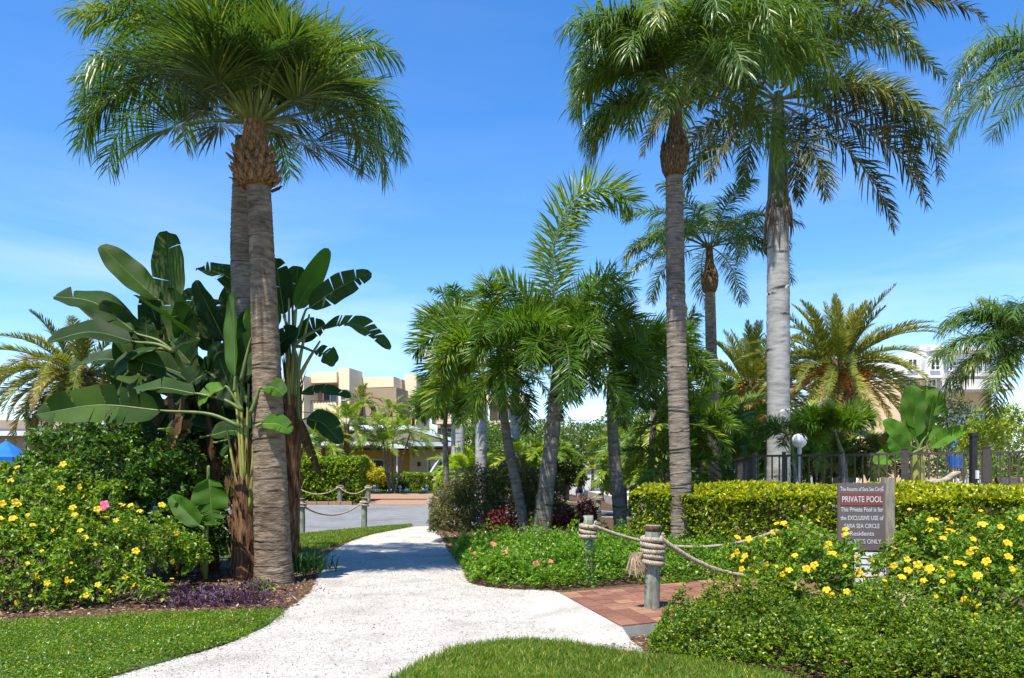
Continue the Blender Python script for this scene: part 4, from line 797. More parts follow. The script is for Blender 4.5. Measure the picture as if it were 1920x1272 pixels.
bstem(t, org, [(org[0], Dr, 0), W(548, 900, Dr), W(549, 760, Dr), W(547, 680, Dr)], [.13, .13, .15, .10], 'drystem', seed=4, flakes=110, fl=.4)
for i, (x0, y0, x1, y1) in enumerate([(545, 760, 535, 590), (548, 740, 556, 575), (552, 740, 580, 590), (546, 730, 542, 560), (555, 720, 600, 640)]):
    b = Buf(); C = smoothpath([W(x0, y0, Dr-.1)-org, W((x0+x1)/2-2, (y0+y1)/2, Dr-.1)-org, W(x1, y1, Dr)-org], 12); b.tube(C, np.linspace(.055, .022, 12), 8, 0, True, .7); part('leaf_sheath', b, M['stalk'], t, True)
rt = (550, 650)
L2(t, org, rt, (556, 580), (616, 466), Dr, 50, (.45, -.8, .35), 31, 0, 'bop_bright', dd=.1, fold=.5)
L2(t, org, rt, (580, 578), (696, 511), Dr-.1, 56, (.3, -.85, .3), 32, 3, arch=.05)
L2(t, org, rt, (532, 590), (517, 484), Dr+.3, 62, FC, 33, 1, dd=.2)
L2(t, org, rt, (606, 616), (732, 656), Dr-.3, 62, (.1, -.55, .85), 34, 6, arch=.22, dd=-.2)
L2(t, org, rt, (590, 660), (628, 684), Dr-.2, 46, (.2, -.7, .6), 35, 2, arch=.05)
L2(t, org, rt, (562, 738), (658, 746), Dr-.3, 46, (.1, -.6, .8), 36, 3, arch=.08)
L2(t, org, rt, (575, 785), (640, 832), Dr-.5, 60, (.2, -.8, .6), 37, 1, arch=.10)
L2(t, org, rt, (550, 570), (560, 500), Dr+.5, 56, FC, 38, 1)
L2(t, org, rt, (560, 640), (610, 610), Dr+.3, 50, FC, 39, 2, arch=.06)
rng = rs(77); t, org = bplant('leafy back shoots of the bird of paradise filling the clump between its stems', 375, 1085, 12.9)
bstem(t, org, [(org[0], 12.9, 0), W(372, 900, 12.9), W(372, 720, 12.9)], [.12, .12, .08], 'drystem', seed=6, flakes=50)
for i in range(44):
    x0 = rng.uniform(262, 475); y0 = rng.uniform(640, 860); an_ = rng.normal(0, .75)+(x0-375)/190; ln_ = rng.uniform(85, 135); d_ = rng.uniform(11.7, 12.9)
    L2(t, org, (375, 800), (x0, y0), (x0+math.sin(an_)*ln_, y0-math.cos(an_)*ln_), d_, rng.uniform(50, 68), (rng.normal(-.15, .35), -.9, rng.uniform(.1, .5)), 200+i, int(rng.integers(0, 4)), 'bop', dd=rng.normal(-.1, .25), arch=.03, rootD=12.6)
for i in range(16):
    x0 = rng.choice([335, 395, 455, 548])+rng.normal(0, 14); y0 = rng.uniform(690, 860); d_ = rng.uniform(11.5, 12.3); sx_ = rng.normal(0, 26)
    L2(t, org, (x0, y0-5), (x0, y0), (x0+sx_, y0+rng.uniform(70, 120)), d_ if x0 < 520 else 12.05, rng.uniform(22, 38), (rng.normal(0, .5), -.9, .1), 260+i, 4, 'dryleaf', rootD=12.3)
for i in range(10):
    x0 = rng.uniform(290, 440); y0 = rng.uniform(760, 830); sgn = rng.choice([-1, 1]); d_ = rng.uniform(11.4, 12.4)
    L2(t, org, (375, 840), (x0, y0), (x0+sgn*rng.uniform(50, 95), y0+rng.uniform(-10, 60)), d_, rng.uniform(46, 60), (sgn*.2, -.8, .5), 240+i, 2, 'bop', arch=.08, rootD=12.6)
t, org = bplant('low young bird of paradise with a torn hanging leaf among the dark bushes', 385, 1090, 10.9)
L2(t, org, (386, 1080), (392, 898), (398, 985), 10.7, 74, (.05, -1, .15), 41, 5, 'bop_bright', fold=.15, rootD=10.9)
L2(t, org, (386, 1085), (374, 986), (320, 930), 10.6, 46, (-.2, -.85, .5), 42, 0, 'bop_bright', rootD=10.9)
L2(t, org, (386, 1085), (372, 1052), (340, 1078), 10.6, 34, (-.2, -.7, .7), 43, 0, 'bop_bright', rootD=10.9)
t, org = bplant('banana plant with one broad ribbed leaf standing upright behind the pool fence', 1720, 930, 17.6, 'banana plant', 'banana_plant', .5)
bstem(t, org, [(org[0], 17.6, .5), W(1720, 870, 17.6), W(1722, 830, 17.6)], [.17, .15, .10], 'stalk', seed=5, flakes=20)
for i, (bx, by, tx, ty, w_, te, hn) in enumerate([(1726, 830, 1738, 724, 84, 2, FC), (1716, 820, 1708, 722, 52, 0, (-.4, -.85, .2)), (1740, 810, 1752, 740, 50, 1, (.5, -.8, .2)), (1700, 850, 1640, 870, 52, 1, (0, -.6, .8)), (1705, 835, 1655, 790, 44, 0, (-.3, -.8, .5)), (1745, 840, 1812, 800, 34, 2, (.2, -.7, .6)), (1700, 860, 1668, 820, 46, 0, (-.3, -.85, .3))]):
    L2(t, org, (1722, 845), (bx, by), (tx, ty), 17.5-.05*i, w_, hn, 60+i, te, 'bop_bright', arch=.04)

# ------------------------------------------------------------------ bushes and beds
FY = [flower_mesh('flower', M['yellow'], s) for s in (1, 2, 3)]; FP = [flower_mesh('flower', M['pink'], 4, cup=.3)]; FCo = [flower_mesh('flower', M['coral'], 5)]
def E(px, py, D, rx, ry, rz): return (W(px, py, D), (rx, ry, rz))
t = bush('hibiscus_bush', 'tall dark green hibiscus bush with a single pink bloom behind the yellow-flowered bush', 'bush',
     [E(50, 985, 11.2, .9, .8, .85), E(-70, 985, 11.3, .9, .8, .85), E(180, 920, 11.4, .8, .7, 1.05), E(290, 960, 11.2, .7, .6, .95), E(130, 860, 11.6, .6, .6, .6), E(330, 900, 11.6, .5, .5, .7), E(-20, 1010, 10.6, .9, .7, .75), E(160, 1010, 10.8, .9, .6, .7), E(250, 860, 11.9, .5, .5, .55), E(395, 1010, 11.9, .5, .4, .7), E(325, 1020, 10.9, .42, .32, .58), E(420, 1030, 11.6, .3, .25, .5), E(300, 930, 11.4, .5, .4, .5), E(370, 900, 12.4, .5, .4, .8)], 6600, 6, .085, .048, M['hibiscus'], 301, 40, shell=(.3, 1.08), sprays=60)
o = link('flower', FP[0], t, W(195, 948, 9.75)-np.array(t.location)); o.rotation_euler = (R(70), 0, R(-10)); o.scale = (.07,)*3; o['label'] = 'pink hibiscus bloom'
sel = lambda P, D: (P[:, 1] < 10.3) | (P[:, 2] > .8)
bush('allamanda_bush', 'yellow-flowered bush with bare twigs at its foot behind the left lawn', 'bush',
     [E(20, 1060, 9.0, .75, .55, .55), E(130, 1055, 9.2, .7, .5, .5), E(230, 1040, 9.6, .6, .5, .5), E(-80, 1040, 9.0, .8, .6, .7), E(300, 1040, 10.0, .55, .4, .42), E(60, 1000, 9.8, .8, .5, .75), E(355, 1045, 10.0, .28, .25, .3), E(60, 950, 10.1, .5, .4, .5), E(180, 1000, 10.0, .5, .4, .55), E(30, 1122, 8.75, .8, .35, .32), E(180, 1108, 9.0, .7, .32, .30), E(-90, 1120, 8.7, .6, .4, .4)], 4300, 6, .066, .033, M['allamanda'], 311, 60, flowers=(FY, 150, .042, 'flower', lambda P, D: (P[:, 1] < 9.9) & (D[:, 1] < .3)), shell=(.45, 1.08), sprays=60)
bush('allamanda_bush', 'tall yellow-flowered bush growing around the private pool sign', 'bush',
     [E(1535, 1085, 8.0, .42, .42, .36), E(1480, 1060, 8.5, .42, .4, .36), E(1665, 1185, 7.6, .35, .3, .16), E(1740, 1070, 8.1, .55, .45, .40), E(1850, 1060, 7.9, .55, .5, .44), E(1960, 1050, 7.8, .6, .5, .52), E(1800, 1130, 7.4, .5, .4, .34), E(1910, 1130, 7.2, .5, .4, .36), E(1425, 1060, 8.9, .3, .3, .28), E(1575, 1150, 7.6, .35, .35, .22), E(1500, 1110, 7.9, .4, .35, .26), E(1720, 1150, 7.4, .35, .35, .26)], 4600, 6, .062, .031, M['allamanda'], 321, 70, flowers=(FY, 165, .041, 'flower', lambda P, D: (D[:, 1] < .2) & (P[:, 2] > .12)), shell=(.5, 1.12), sprays=80)
# ground cover
def cover(name, label, poly, n, h, L, Wd, mat, seed, k=5, cat='ground cover', amp=.35):
    rng = rs(seed); p = scatter(poly, n, rng); a = p*2.1
    hh = h*(1+amp*(np.sin(a[:, 0]*1.7+.6*np.sin(a[:, 1]*1.3))*np.cos(a[:, 1]*1.9+seed)+.5*np.sin(a[:, 0]*5.1+a[:, 1]*4.3)*.6))
    e = np.asarray(poly)[:, :2]; dist = np.full(n, 9.)
    for i in range(len(e)):
        q, r_ = e[i], e[(i+1) % len(e)]; s_ = r_-q; tt = np.clip(((p-q)@s_)/max(s_@s_, 1e-9), 0, 1); dist = np.minimum(dist, np.linalg.norm(p-q-tt[:, None]*s_, axis=1))
    cc = scatter(poly, max(30, int(n/260)), rng); md = np.full(n, 9.)
    for c_ in cc: md = np.minimum(md, np.linalg.norm(p-c_, axis=1))
    hh = hh*(.72+.55*np.exp(-(md/.16)**2)); hh = hh*np.clip(.22+dist/.34, 0, 1)**.7; u_ = rng.uniform(0, 1, n)**.38; u_ = np.where(rng.uniform(0, 1, n) < .03, rng.uniform(1.0, 1.22, n), u_)
    P = np.stack([p[:, 0], p[:, 1], hh*u_], 1); D_ = nrm(np.stack([rng.normal(0, .5, n), rng.normal(-.15, .5, n), np.full(n, .8)], 1)); b = Buf(); whorl(b, P, D_, k, L, Wd, rng, (.5, 1.4), .3)
    return tag(part(name, b, mat, None, kind='stuff'), label, cat)
cover('ground_cover', 'bright green ground cover between the white path and the clipped hedge', np.array([G(*q) for q in [(852, 1048), (880, 1094), (930, 1105), (1048, 1108), (1190, 1096)]]+[np.array((2.3, 10.5, 0)), np.array((3.5, 11.1, 0)), np.array((4.3, 11.6, 0)), np.array((4.4, 12.6, 0)), np.array((2.6, 16.2, 0)), np.array((1.6, 17.0, 0)), np.array((.3, 15.6, 0)), np.array((-.6, 15.2, 0)), np.array((-1.1, 15.2, 0))]), 16000, .48, .052, .031, M['jasmine'], 331, amp=.42)
cover('low_shrubs', 'dense small-leaved green shrubs in the lower right corner in front of the sign', np.array([G(*q) for q in [(1212, 1232), (1225, 1205), (1285, 1180), (1350, 1158), (1400, 1140)]]+[np.array((3.0, 8.4, 0)), np.array((3.5, 7.4, 0)), np.array((4.3, 6.9, 0)), np.array((5.4, 6.6, 0)), np.array((6.0, 5.6, 0)), np.array((5.0, 5.0, 0)), np.array((3.2, 5.0, 0)), np.array((2.2, 5.5, 0)), np.array((1.55, 5.95, 0))]), 22000, .33, .034, .019, M['carissa'], 341, 6, amp=.40)
bush('jatropha_shrub', 'low shrub with a few coral flowers at the edge of the white path', 'shrub', [E(925, 1072, 11.6, .42, .4, .42), E(985, 1075, 11.2, .35, .3, .32)], 420, 6, .06, .034, M['jasmine'], 345, 8, flowers=(FCo, 7, .05, 'flower', lambda P, D: (D[:, 1] < 0) & (P[:, 2] > .2)))
bush('olive_shrub', 'dull olive and russet shrub below the foxtail palms', 'shrub', [E(850, 960, 18.6, .55, .7, .75), E(900, 945, 18.8, .7, .8, .95), E(960, 940, 18.6, .7, .8, 1.0), E(1015, 945, 18.8, .6, .7, .9), E(830, 985, 18., .35, .5, .45), E(1055, 980, 19., .4, .5, .45), E(900, 985, 17.9, .6, .5, .55)], 8500, 6, .062, .026, M['olive'], 351, 30, shell=(.4, 1.08))
bush('copperleaf_shrub', 'dark red copper-leaved shrub between the two leaning foxtail trunks', 'shrub', [E(940, 985, 17.3, .45, .3, .42), E(1000, 990, 17.3, .35, .3, .36), E(1065, 985, 17.4, .45, .3, .40), E(1100, 968, 18.2, .3, .3, .4)], 700, 6, .10, .035, M['copper'], 355, 8)
rng = rs(361); t = thing('fern', 'yellow-green fern clump at the path edge in front of the olive shrub', 'fern', G(866, 1046))
FE = dict(n=34, ll=.055, lw=.02, v=5, plum=10, grav=.1, fwd=(72, 55), prof='mid', start=.06, rr=.006, segs=3)
for i in range(34):
    off = np.array((rng.uniform(-.15, .75), rng.uniform(-.35, .35), 0)); part('frond', frond(rng, **dict(FE, L=rng.uniform(.45, .75), e0=rng.uniform(50, 85), bend=rng.uniform(30, 85))), [M['fern'], M['fern']], t, loc=off, rz=rng.uniform(0, 6.28))
rng = rs(365); t = thing('purple_plant', 'purple trailing plant on the mulch at the foot of the clump', 'plant', G(400, 1130)); b = Buf()
for cx_, cy_, n_ in [(330, 1135, 36), (370, 1138, 46), (420, 1128, 90), (450, 1132, 70), (400, 1140, 50), (480, 1118, 30), (290, 1142, 14), (350, 1125, 20), (510, 1128, 12)]:
    c = G(cx_, cy_)-np.array(t.location); P = c+np.stack([rng.normal(0, .24, n_), rng.normal(0, .17, n_), np.abs(rng.normal(.08, .07, n_))], 1); D_ = nrm(rdir(n_, rng, 0)+np.array((0, 0, .5))); whorl(b, P, D_, 5, .085, .02, rng, (.4, 1.3), .3)
part('foliage', b, M['purple'], t, kind='stuff')
bush('young_shrub', 'small bright green seedling at the foot of the stout palm trunk', 'plant', [E(488, 1108, 10.2, .16, .14, .14)], 34, 6, .10, .04, M['allamanda'], 371, 5, up=.6)
rng = rs(372); t = thing('lily_clump', 'dark strappy clump on the right side of the stout palm trunk', 'plant', G(566, 1072)); b = Buf(); P = np.stack([rng.normal(0, .17, 260), rng.normal(0, .17, 260), np.zeros(260)], 1); blades(b, P, rng.uniform(.25, .5, 260), .022, rng, .7); part('foliage', b, M['cycad'], t, kind='stuff')
rng = rs(373); t = thing('bromeliad', 'dry silvery rosette under the yellow-flowered bush in front of the sign', 'plant', G(1690, 1186)); b = Buf()
blades(b, np.stack([rng.normal(0, .04, 46), rng.normal(0, .04, 46), np.full(46, .20)], 1), rng.uniform(.16, .28, 46), .035, rng, 1.0); part('foliage', b, M['silver'], t, kind='stuff'); part('stem', Buf().tube([(0, 0, 0), (0, 0, .22)], [.03, .03], 6), M['twig'], t)
# hedges
def hedge(name, label, p0, p1, depth, h, n, k, L, Wd, mat, seed, cat='hedge', zg=0., rnd=.35, rough=.05, group=None, young=None):
    rng = rs(seed); p0 = np.array(p0, float); p1 = np.array(p1, float); ax = p1-p0; ln = np.linalg.norm(ax); ax /= ln; nv = np.array((ax[1], -ax[0])); nv = nv if nv[1] < 0 else -nv
    org = np.array((*((p0+p1)/2), zg)); t = thing(name, label, cat, org)
    s = rng.uniform(-.5, .5, n)*ln; face = rng.uniform(0, 1, n); a = np.zeros(n); z = np.zeros(n); d = np.zeros((n, 3)); wt = depth/(depth+1.35*h)
    top = face < wt; a[top] = rng.uniform(-.5, .5, top.sum())*depth; z[top] = h; d[top] = (0, 0, 1)
    fr = ~top & (rng.uniform(0, 1, n) < .8); a[fr] = .5*depth; z[fr] = rng.uniform(0, 1, fr.sum())*h; d[fr] = (nv[0], nv[1], .15)
    bk = ~top & ~fr; a[bk] = -.5*depth; z[bk] = rng.uniform(0, 1, bk.sum())*h; d[bk] = (-nv[0], -nv[1], .15)
    en = rng.uniform(0, 1, n) < .10*min(1, 6/ln); sg = np.sign(rng.uniform(-1, 1, n)); s[en] = sg[en]*ln/2; a[en] = rng.uniform(-.5, .5, en.sum())*depth; z[en] = rng.uniform(0, 1, en.sum())*h; d[en] = np.stack([ax[0]*sg[en], ax[1]*sg[en], 0*sg[en]], 1)
    # round the shoulders, then uneven clipping
    over = np.clip(np.abs(a)/(depth*.5)-(1-rnd), 0, 1)/rnd; hz = h*(1-.16*over**2); z = np.where(top, hz, np.minimum(z, hz)); z = z-np.abs(rng.normal(0, rough, n))*top+.04*np.sin(s*2.3)*np.cos(a*3)
    a = a-np.sign(a)*np.abs(rng.normal(0, rough, n))*(~top)+.05*np.sin(s*3.1+z*4)
    P = np.stack([ax[0]*s+nv[0]*a, ax[1]*s+nv[1]*a, np.maximum(z, .03)], 1); b = Buf(); dd_ = nrm(d+rng.normal(0, .25, (n, 3))); sun_tips = (rng.uniform(0, 1, n) < np.where(top, .55, np.clip((P[:, 2]/h-.6)*1.1, 0, .35))) if young else np.zeros(n, bool)
    whorl(b, P[~sun_tips], dd_[~sun_tips], k, L, Wd, rng, (.4, 1.35), .35); part('foliage', b, mat, t, kind='stuff')
    if young: b = Buf(); whorl(b, P[sun_tips]+np.array((0, 0, .03)), dd_[sun_tips], k, L*.9, Wd, rng, (.3, 1.2), .5); part('sun_tinted_growth', b, young, t, kind='stuff')  # yellower leaves put the sunlit band on top and upper front into colour
    b = Buf(); q = int(ln/.16)
    for i in range(q):
        c = rng.uniform(-.48, .48)*ln; e = rng.uniform(-.38, .38)*depth; hh = h*rng.uniform(.7, .92); l0 = ax*c+nv*e*.6; l1 = ax*(c+rng.normal(0, .12))+nv*e; b.tube([(*l0, 0), (*((l0+l1)/2), hh*.5), (*l1, hh)], [.016, .012, .005], 4)
    b.box((0, 0, h*.36), (ln*.92, depth*.34, h*.66), 0, math.atan2(ax[1], ax[0])); part('branches_and_light_block', b, M['twig'], t); return t  # solid box added among the twigs to block light through the hedge
hedge('clipped_hedge', 'long clipped hedge with bright yellow-green top in front of the pool fence', (2.95, 15.4), (8.6, 9.9), 2.1, 1.36, 17000, 6, .075, .040, M['hedge'], 401, rnd=.75, rough=.09, young=M['suntint'])
hedge('far_hedge', 'tall loose green hedge beyond the road on the left', (-14.5, 35.), (-6.6, 34.6), 1.8, 2.0, 7000, 6, .13, .075, M['farhedge'], 411, zg=float(gz(-9, 35)), rough=.22)
hedge('low_hedge', 'low clipped hedge in front of the bungalow porch', (-6.8, 49.), (-3.2, 49.), 1.2, 1.15, 1600, 6, .12, .07, M['farhedge'], 421, zg=.75)
bush('croton_bush', 'yellow-green croton bushes at the corner of the bungalow', 'bush', [((-9.6, 47, 1.5), (1.2, .8, .9)), ((-8.2, 47, 1.4), (.9, .7, .8)), ((-9., 47.2, 2.1), (.7, .6, .6))], 1500, 6, .17, .08, M['croton'], 431, 12)
bush('dark_shrub', 'dark green shrub between the croton and the low clipped hedge', 'shrub', [((-7.2, 47.5, 1.1), (.9, .7, .8))], 500, 6, .16, .08, M['tree'], 433, 6)
bush('yellow_bush', 'airy yellow-green bush behind the pool fence near the right edge', 'bush', [E(1850, 820, 20., .55, .5, .75), E(1890, 800, 20.4, .5, .5, .6), E(1825, 840, 19.8, .4, .4, .5)], 700, 6, .11, .05, M['areca'], 441, 12, shell=(.3, 1.1))
bush('grey_green_bush', 'soft grey-green shrub behind the banana plant', 'bush', [E(1790, 790, 22., .6, .5, .7), E(1770, 840, 22., .6, .5, .7)], 700, 6, .10, .03, M['fartree'], 443, 12, shell=(.3, 1.1))
rng = rs(451); t = thing('cycad', 'dark cycad with stiff leaves left of the pool fence', 'cycad', (6.0, 20.5, .5))
for i in range(30): part('frond', frond(rng, **dict(DT, L=1.3, n=44, ll=.16, lw=.018, e0=rng.uniform(15, 80), bend=rng.uniform(20, 60), rr=.012)), [M['cycad'], M['cycad']], t, loc=(0, 0, .45), rz=i*2.4)
part('trunk', Buf().lathe([(0, .18), (.3, .2), (.5, .1)], sides=12), M['date_bark'], t)
# trees behind
def tree(name, label, x, y, h, rx, rz, n, L, mat, seed, zg=0., trunk=.16):
    rng = rs(seed); t = thing(name, label, 'tree', (x, y, zg)); b = Buf(); ells = []
    for i in range(9):
        a = i*2.4; r = rx*rng.uniform(.3, .65)*(i > 0); ells.append(((math.cos(a)*r, math.sin(a)*r, h-rz+rng.uniform(-.7, .65)*rz), (rx*rng.uniform(.35, .55),)*2+(rz*rng.uniform(.3, .5),)))
    P, D_ = blob_tips(ells, n, rng, (.4, 1.1), -.8); whorl(b, P, D_, 6, L, L*.45, rng, (.5, 1.4), .1); part('crown', b, mat, t, kind='stuff')
    b = Buf(); b.tube(smoothpath([(0, 0, -.05), (.1, 0, h*.3), (0, .1, h-rz)], 10), np.linspace(trunk, trunk*.5, 10), 8)
    for e in ells: b.tube(smoothpath([(.05, 0, h*.35), (e[0][0]*.5, e[0][1]*.5, (h*.4+e[0][2])/2), e[0]], 8), np.linspace(trunk*.5, trunk*.12, 8), 6)
    part('trunk', b, M['twig'], t, True); return t
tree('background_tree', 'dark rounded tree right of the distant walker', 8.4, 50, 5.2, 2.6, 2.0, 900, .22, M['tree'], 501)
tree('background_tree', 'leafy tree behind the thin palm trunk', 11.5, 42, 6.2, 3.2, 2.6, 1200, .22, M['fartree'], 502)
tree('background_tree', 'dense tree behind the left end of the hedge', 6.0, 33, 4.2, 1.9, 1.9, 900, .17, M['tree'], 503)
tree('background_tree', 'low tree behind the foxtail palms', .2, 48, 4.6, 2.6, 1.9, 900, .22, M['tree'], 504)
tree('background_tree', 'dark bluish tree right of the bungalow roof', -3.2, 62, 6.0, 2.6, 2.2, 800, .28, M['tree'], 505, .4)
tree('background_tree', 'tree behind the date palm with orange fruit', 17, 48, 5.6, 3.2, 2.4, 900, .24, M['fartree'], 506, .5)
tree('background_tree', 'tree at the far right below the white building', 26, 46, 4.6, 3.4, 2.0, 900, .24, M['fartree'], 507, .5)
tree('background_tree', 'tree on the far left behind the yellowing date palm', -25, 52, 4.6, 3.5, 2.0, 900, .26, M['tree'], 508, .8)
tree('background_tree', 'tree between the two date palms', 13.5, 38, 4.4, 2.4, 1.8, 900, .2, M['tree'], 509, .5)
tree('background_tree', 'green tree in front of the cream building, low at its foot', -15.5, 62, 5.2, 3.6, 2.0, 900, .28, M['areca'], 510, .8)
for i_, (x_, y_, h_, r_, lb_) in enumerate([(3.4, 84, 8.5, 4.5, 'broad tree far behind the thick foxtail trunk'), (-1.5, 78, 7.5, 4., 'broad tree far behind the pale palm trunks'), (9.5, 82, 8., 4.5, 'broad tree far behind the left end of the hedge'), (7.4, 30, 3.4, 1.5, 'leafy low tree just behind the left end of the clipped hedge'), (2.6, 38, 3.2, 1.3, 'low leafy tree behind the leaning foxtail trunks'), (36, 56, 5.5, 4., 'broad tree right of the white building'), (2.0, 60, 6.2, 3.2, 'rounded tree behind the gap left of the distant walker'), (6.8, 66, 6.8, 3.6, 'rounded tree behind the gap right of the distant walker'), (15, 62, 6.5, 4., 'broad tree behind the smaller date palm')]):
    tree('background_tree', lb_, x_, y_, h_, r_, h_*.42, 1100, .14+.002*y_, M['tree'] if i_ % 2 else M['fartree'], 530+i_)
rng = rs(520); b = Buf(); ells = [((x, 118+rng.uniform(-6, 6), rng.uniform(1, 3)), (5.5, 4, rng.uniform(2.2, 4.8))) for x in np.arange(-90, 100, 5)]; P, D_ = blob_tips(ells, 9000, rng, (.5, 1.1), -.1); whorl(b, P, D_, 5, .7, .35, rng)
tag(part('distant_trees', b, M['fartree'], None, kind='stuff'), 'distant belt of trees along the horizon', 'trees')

# ------------------------------------------------------------------ rope posts
def rope(buf, C, r, pitch=.075, per=.010, sides=6):
    """three-strand laid rope along C"""
    C = np.asarray(C, float); L = np.concatenate([[0], np.cumsum(np.linalg.norm(np.diff(C, axis=0), axis=1))]); n = max(8, int(L[-1]/per)); s = np.linspace(0, L[-1], n)
    P = np.stack([np.interp(s, L, C[:, i]) for i in range(3)], 1); T = nrm(np.gradient(P, axis=0)); U = [nrm(np.cross(T[0], (.1, .2, 1.)))]
    for i in range(1, n):
        u_ = U[-1]-T[i]*np.dot(U[-1], T[i]); U.append(u_/np.linalg.norm(u_))
    U = np.array(U); V = np.cross(T, U)
    for k in range(3):
        a = s/pitch*2*np.pi+k*2.0944; buf.tube(P+(np.cos(a)[:, None]*U+np.sin(a)[:, None]*V)*r*.52, r*.56, sides)
    return buf
def post(label, x, y, h, rad, wraps, seed, zg=0., rr=.021, wtop=.10, per=.010, fray=False, group='rope posts'):
    t = thing('rope_post', label, 'post', (x, y, zg), 0, group); rng = rs(seed); t.rotation_euler = (rng.normal(0, .012), rng.normal(0, .015), 0)
    b = Buf(); zs = np.linspace(-.1, h, 14); P = np.stack([rng.normal(0, .002, 14)+zs*.0, rng.normal(0, .002, 14), zs], 1); b.tube(P, rad*(1+rng.normal(0, .012, 14)), 18); part('timber', b, M['post'], t, True)
    b = Buf(); b.lathe([(h-.07, rad*1.012), (h-.01, rad*1.0), (h+.004, rad*.9)], sides=18); part('end_grain', b, M['posttop'], t, True)
    if wraps:
        b = Buf(); z1 = h-wtop; a = np.linspace(0, 2*np.pi*wraps, 40*wraps); rope(b, np.stack([np.cos(a)*(rad+rr*(.95+.10*np.sin(a*.7+seed))), np.sin(a)*(rad+rr*(.95+.10*np.cos(a*.6+seed))), z1-a/(2*np.pi)*rr*2.05+rr*.22*np.sin(a*1.37+seed)], 1), rr, .075, per); part('rope_wrap', b, M['rope'], t, True)
    if fray:
        b = Buf(); c = np.array((-rad-.03, -.06, h-wtop-.17))
        for i in range(220):
            d = np.array((-.06+rng.normal(0, .04), rng.normal(-.02, .03), -.17+rng.normal(0, .04))); b.tube([c, c+d*.5+np.array((-.05, 0, .03)), c+d], [.006, .005, .003], 3)
        part('frayed_end', b, M['fray'], t)
    return t
def span(label, a, b_, sag, r=.02, per=.010, side=0.):
    a = np.array(a, float); b_ = np.array(b_, float); s = np.linspace(0, 1, 60); C = a+(b_-a)*s[:, None]; C[:, 2] -= sag*4*s*(1-s); o = part('rope', rope(Buf(), C, r, .075, per), M['rope'], None, True); return tag(o, label, 'rope')
pn = G(1222, 1160); post('nearest greenish rope post with five rope turns and a frayed rope end', pn[0], pn[1], .98, .079, 5, 1, wtop=.115, fray=True, per=.008, rr=.028)
p2 = G(1104, 1090); post('second rope post with three rope turns standing in the ground cover', p2[0], p2[1], .94, .072, 3, 2, wtop=.115, rr=.033)
pr = (3.8, 9.35); post('rope post hidden in the yellow-flowered bush near the sign', pr[0], pr[1], .80, .075, 4, 3)
p4 = (5.25, 13.2); post('rope post at the hedge behind the sign', p4[0], p4[1], 1.12, .075, 3, 4)
span('sagging rope from the nearest post into the yellow-flowered bush', (pn[0]+.07, pn[1]-.085, .85), (pr[0], pr[1]-.08, .62), .36, .025, .008)
span('long sagging rope from the second post across the ground cover to the hedge', (p2[0]+.05, p2[1]-.10, .80), (p4[0], p4[1]-.09, 1.0), .48, .026)
p5 = W(1123, 984, 25.); post('far rope post standing behind the second rope post', p5[0], 25., 1.02, .08, 2, 5, rr=.03, per=.02)
p6 = W(1040, 984, 27.); post('far rope post hidden behind the olive shrub', p6[0], 27., 1.0, .08, 2, 6, rr=.03, per=.02)
span('short rope between the far posts below the distant walker', (p5[0]-.08, 24.9, .93), (p6[0], 26.9, .9), .22, .024, .03)
p7 = G(683, 990); post('rope post on the grass strip at the near edge of the road', p7[0], p7[1], .92, .085, 2, 7, rr=.035, per=.02)
p8 = G(566, 1001); post('rope post beside the stout palm half hidden by a hanging leaf', p8[0], p8[1], .95, .09, 2, 8, rr=.03, per=.02)
span('sagging rope between the two posts on the grass strip by the road', (p7[0]-.1, p7[1], .74), (p8[0]+.1, p8[1], .70), .27, .028, .03)
x9, y9 = W(637, 0, 33.4)[0], 33.4; z9 = float(gz(x9, y9)); post('rope post across the road in front of the tall loose hedge', x9, y9, .80, .11, 1, 9, zg=z9, rr=.035, per=.02, wtop=.06)
xa = W(560, 0, 33.4)[0]; xb = W(690, 0, 33.4)[0]
post('rope post at the left end of the rope across the road', xa, y9, .80, .10, 1, 10, zg=float(gz(xa, y9)), rr=.035, per=.02, wtop=.06); post('rope post at the corner of the brick driveway', xb, y9, .80, .10, 1, 11, zg=float(gz(xb, y9)), rr=.035, per=.02, wtop=.06)
span('rope across the road hanging left of its middle post', (x9, y9-.15, z9+.72), (xa, y9-.15, z9+.7), .30, .03, .04)
span('rope across the road hanging right of its middle post', (x9, y9-.15, z9+.72), (xb, y9-.15, z9+.7), .28, .03, .04)
pc = G(808, 986); post('rope post at the end of the white path beside the olive shrub', pc[0], pc[1], .93, .085, 2, 12, rr=.035, per=.02)
xd, yd = W(818, 0, 40.)[0], 40.; zd = float(gz(xd, yd)); post('rope post beyond the brick driveway right of the low hedge', xd, yd, 1.0, .11, 1, 13, zg=zd, rr=.04, per=.03)
span('rope running right from the post at the end of the white path', (pc[0]+.08, pc[1], .82), (pc[0]+2.6, pc[1]-2.2, .75), .2, .028, .03)
span('rope running right from the post beyond the driveway', (xd, yd, zd+.9), (xd+3, yd-3, zd+.6), .2, .03, .05)

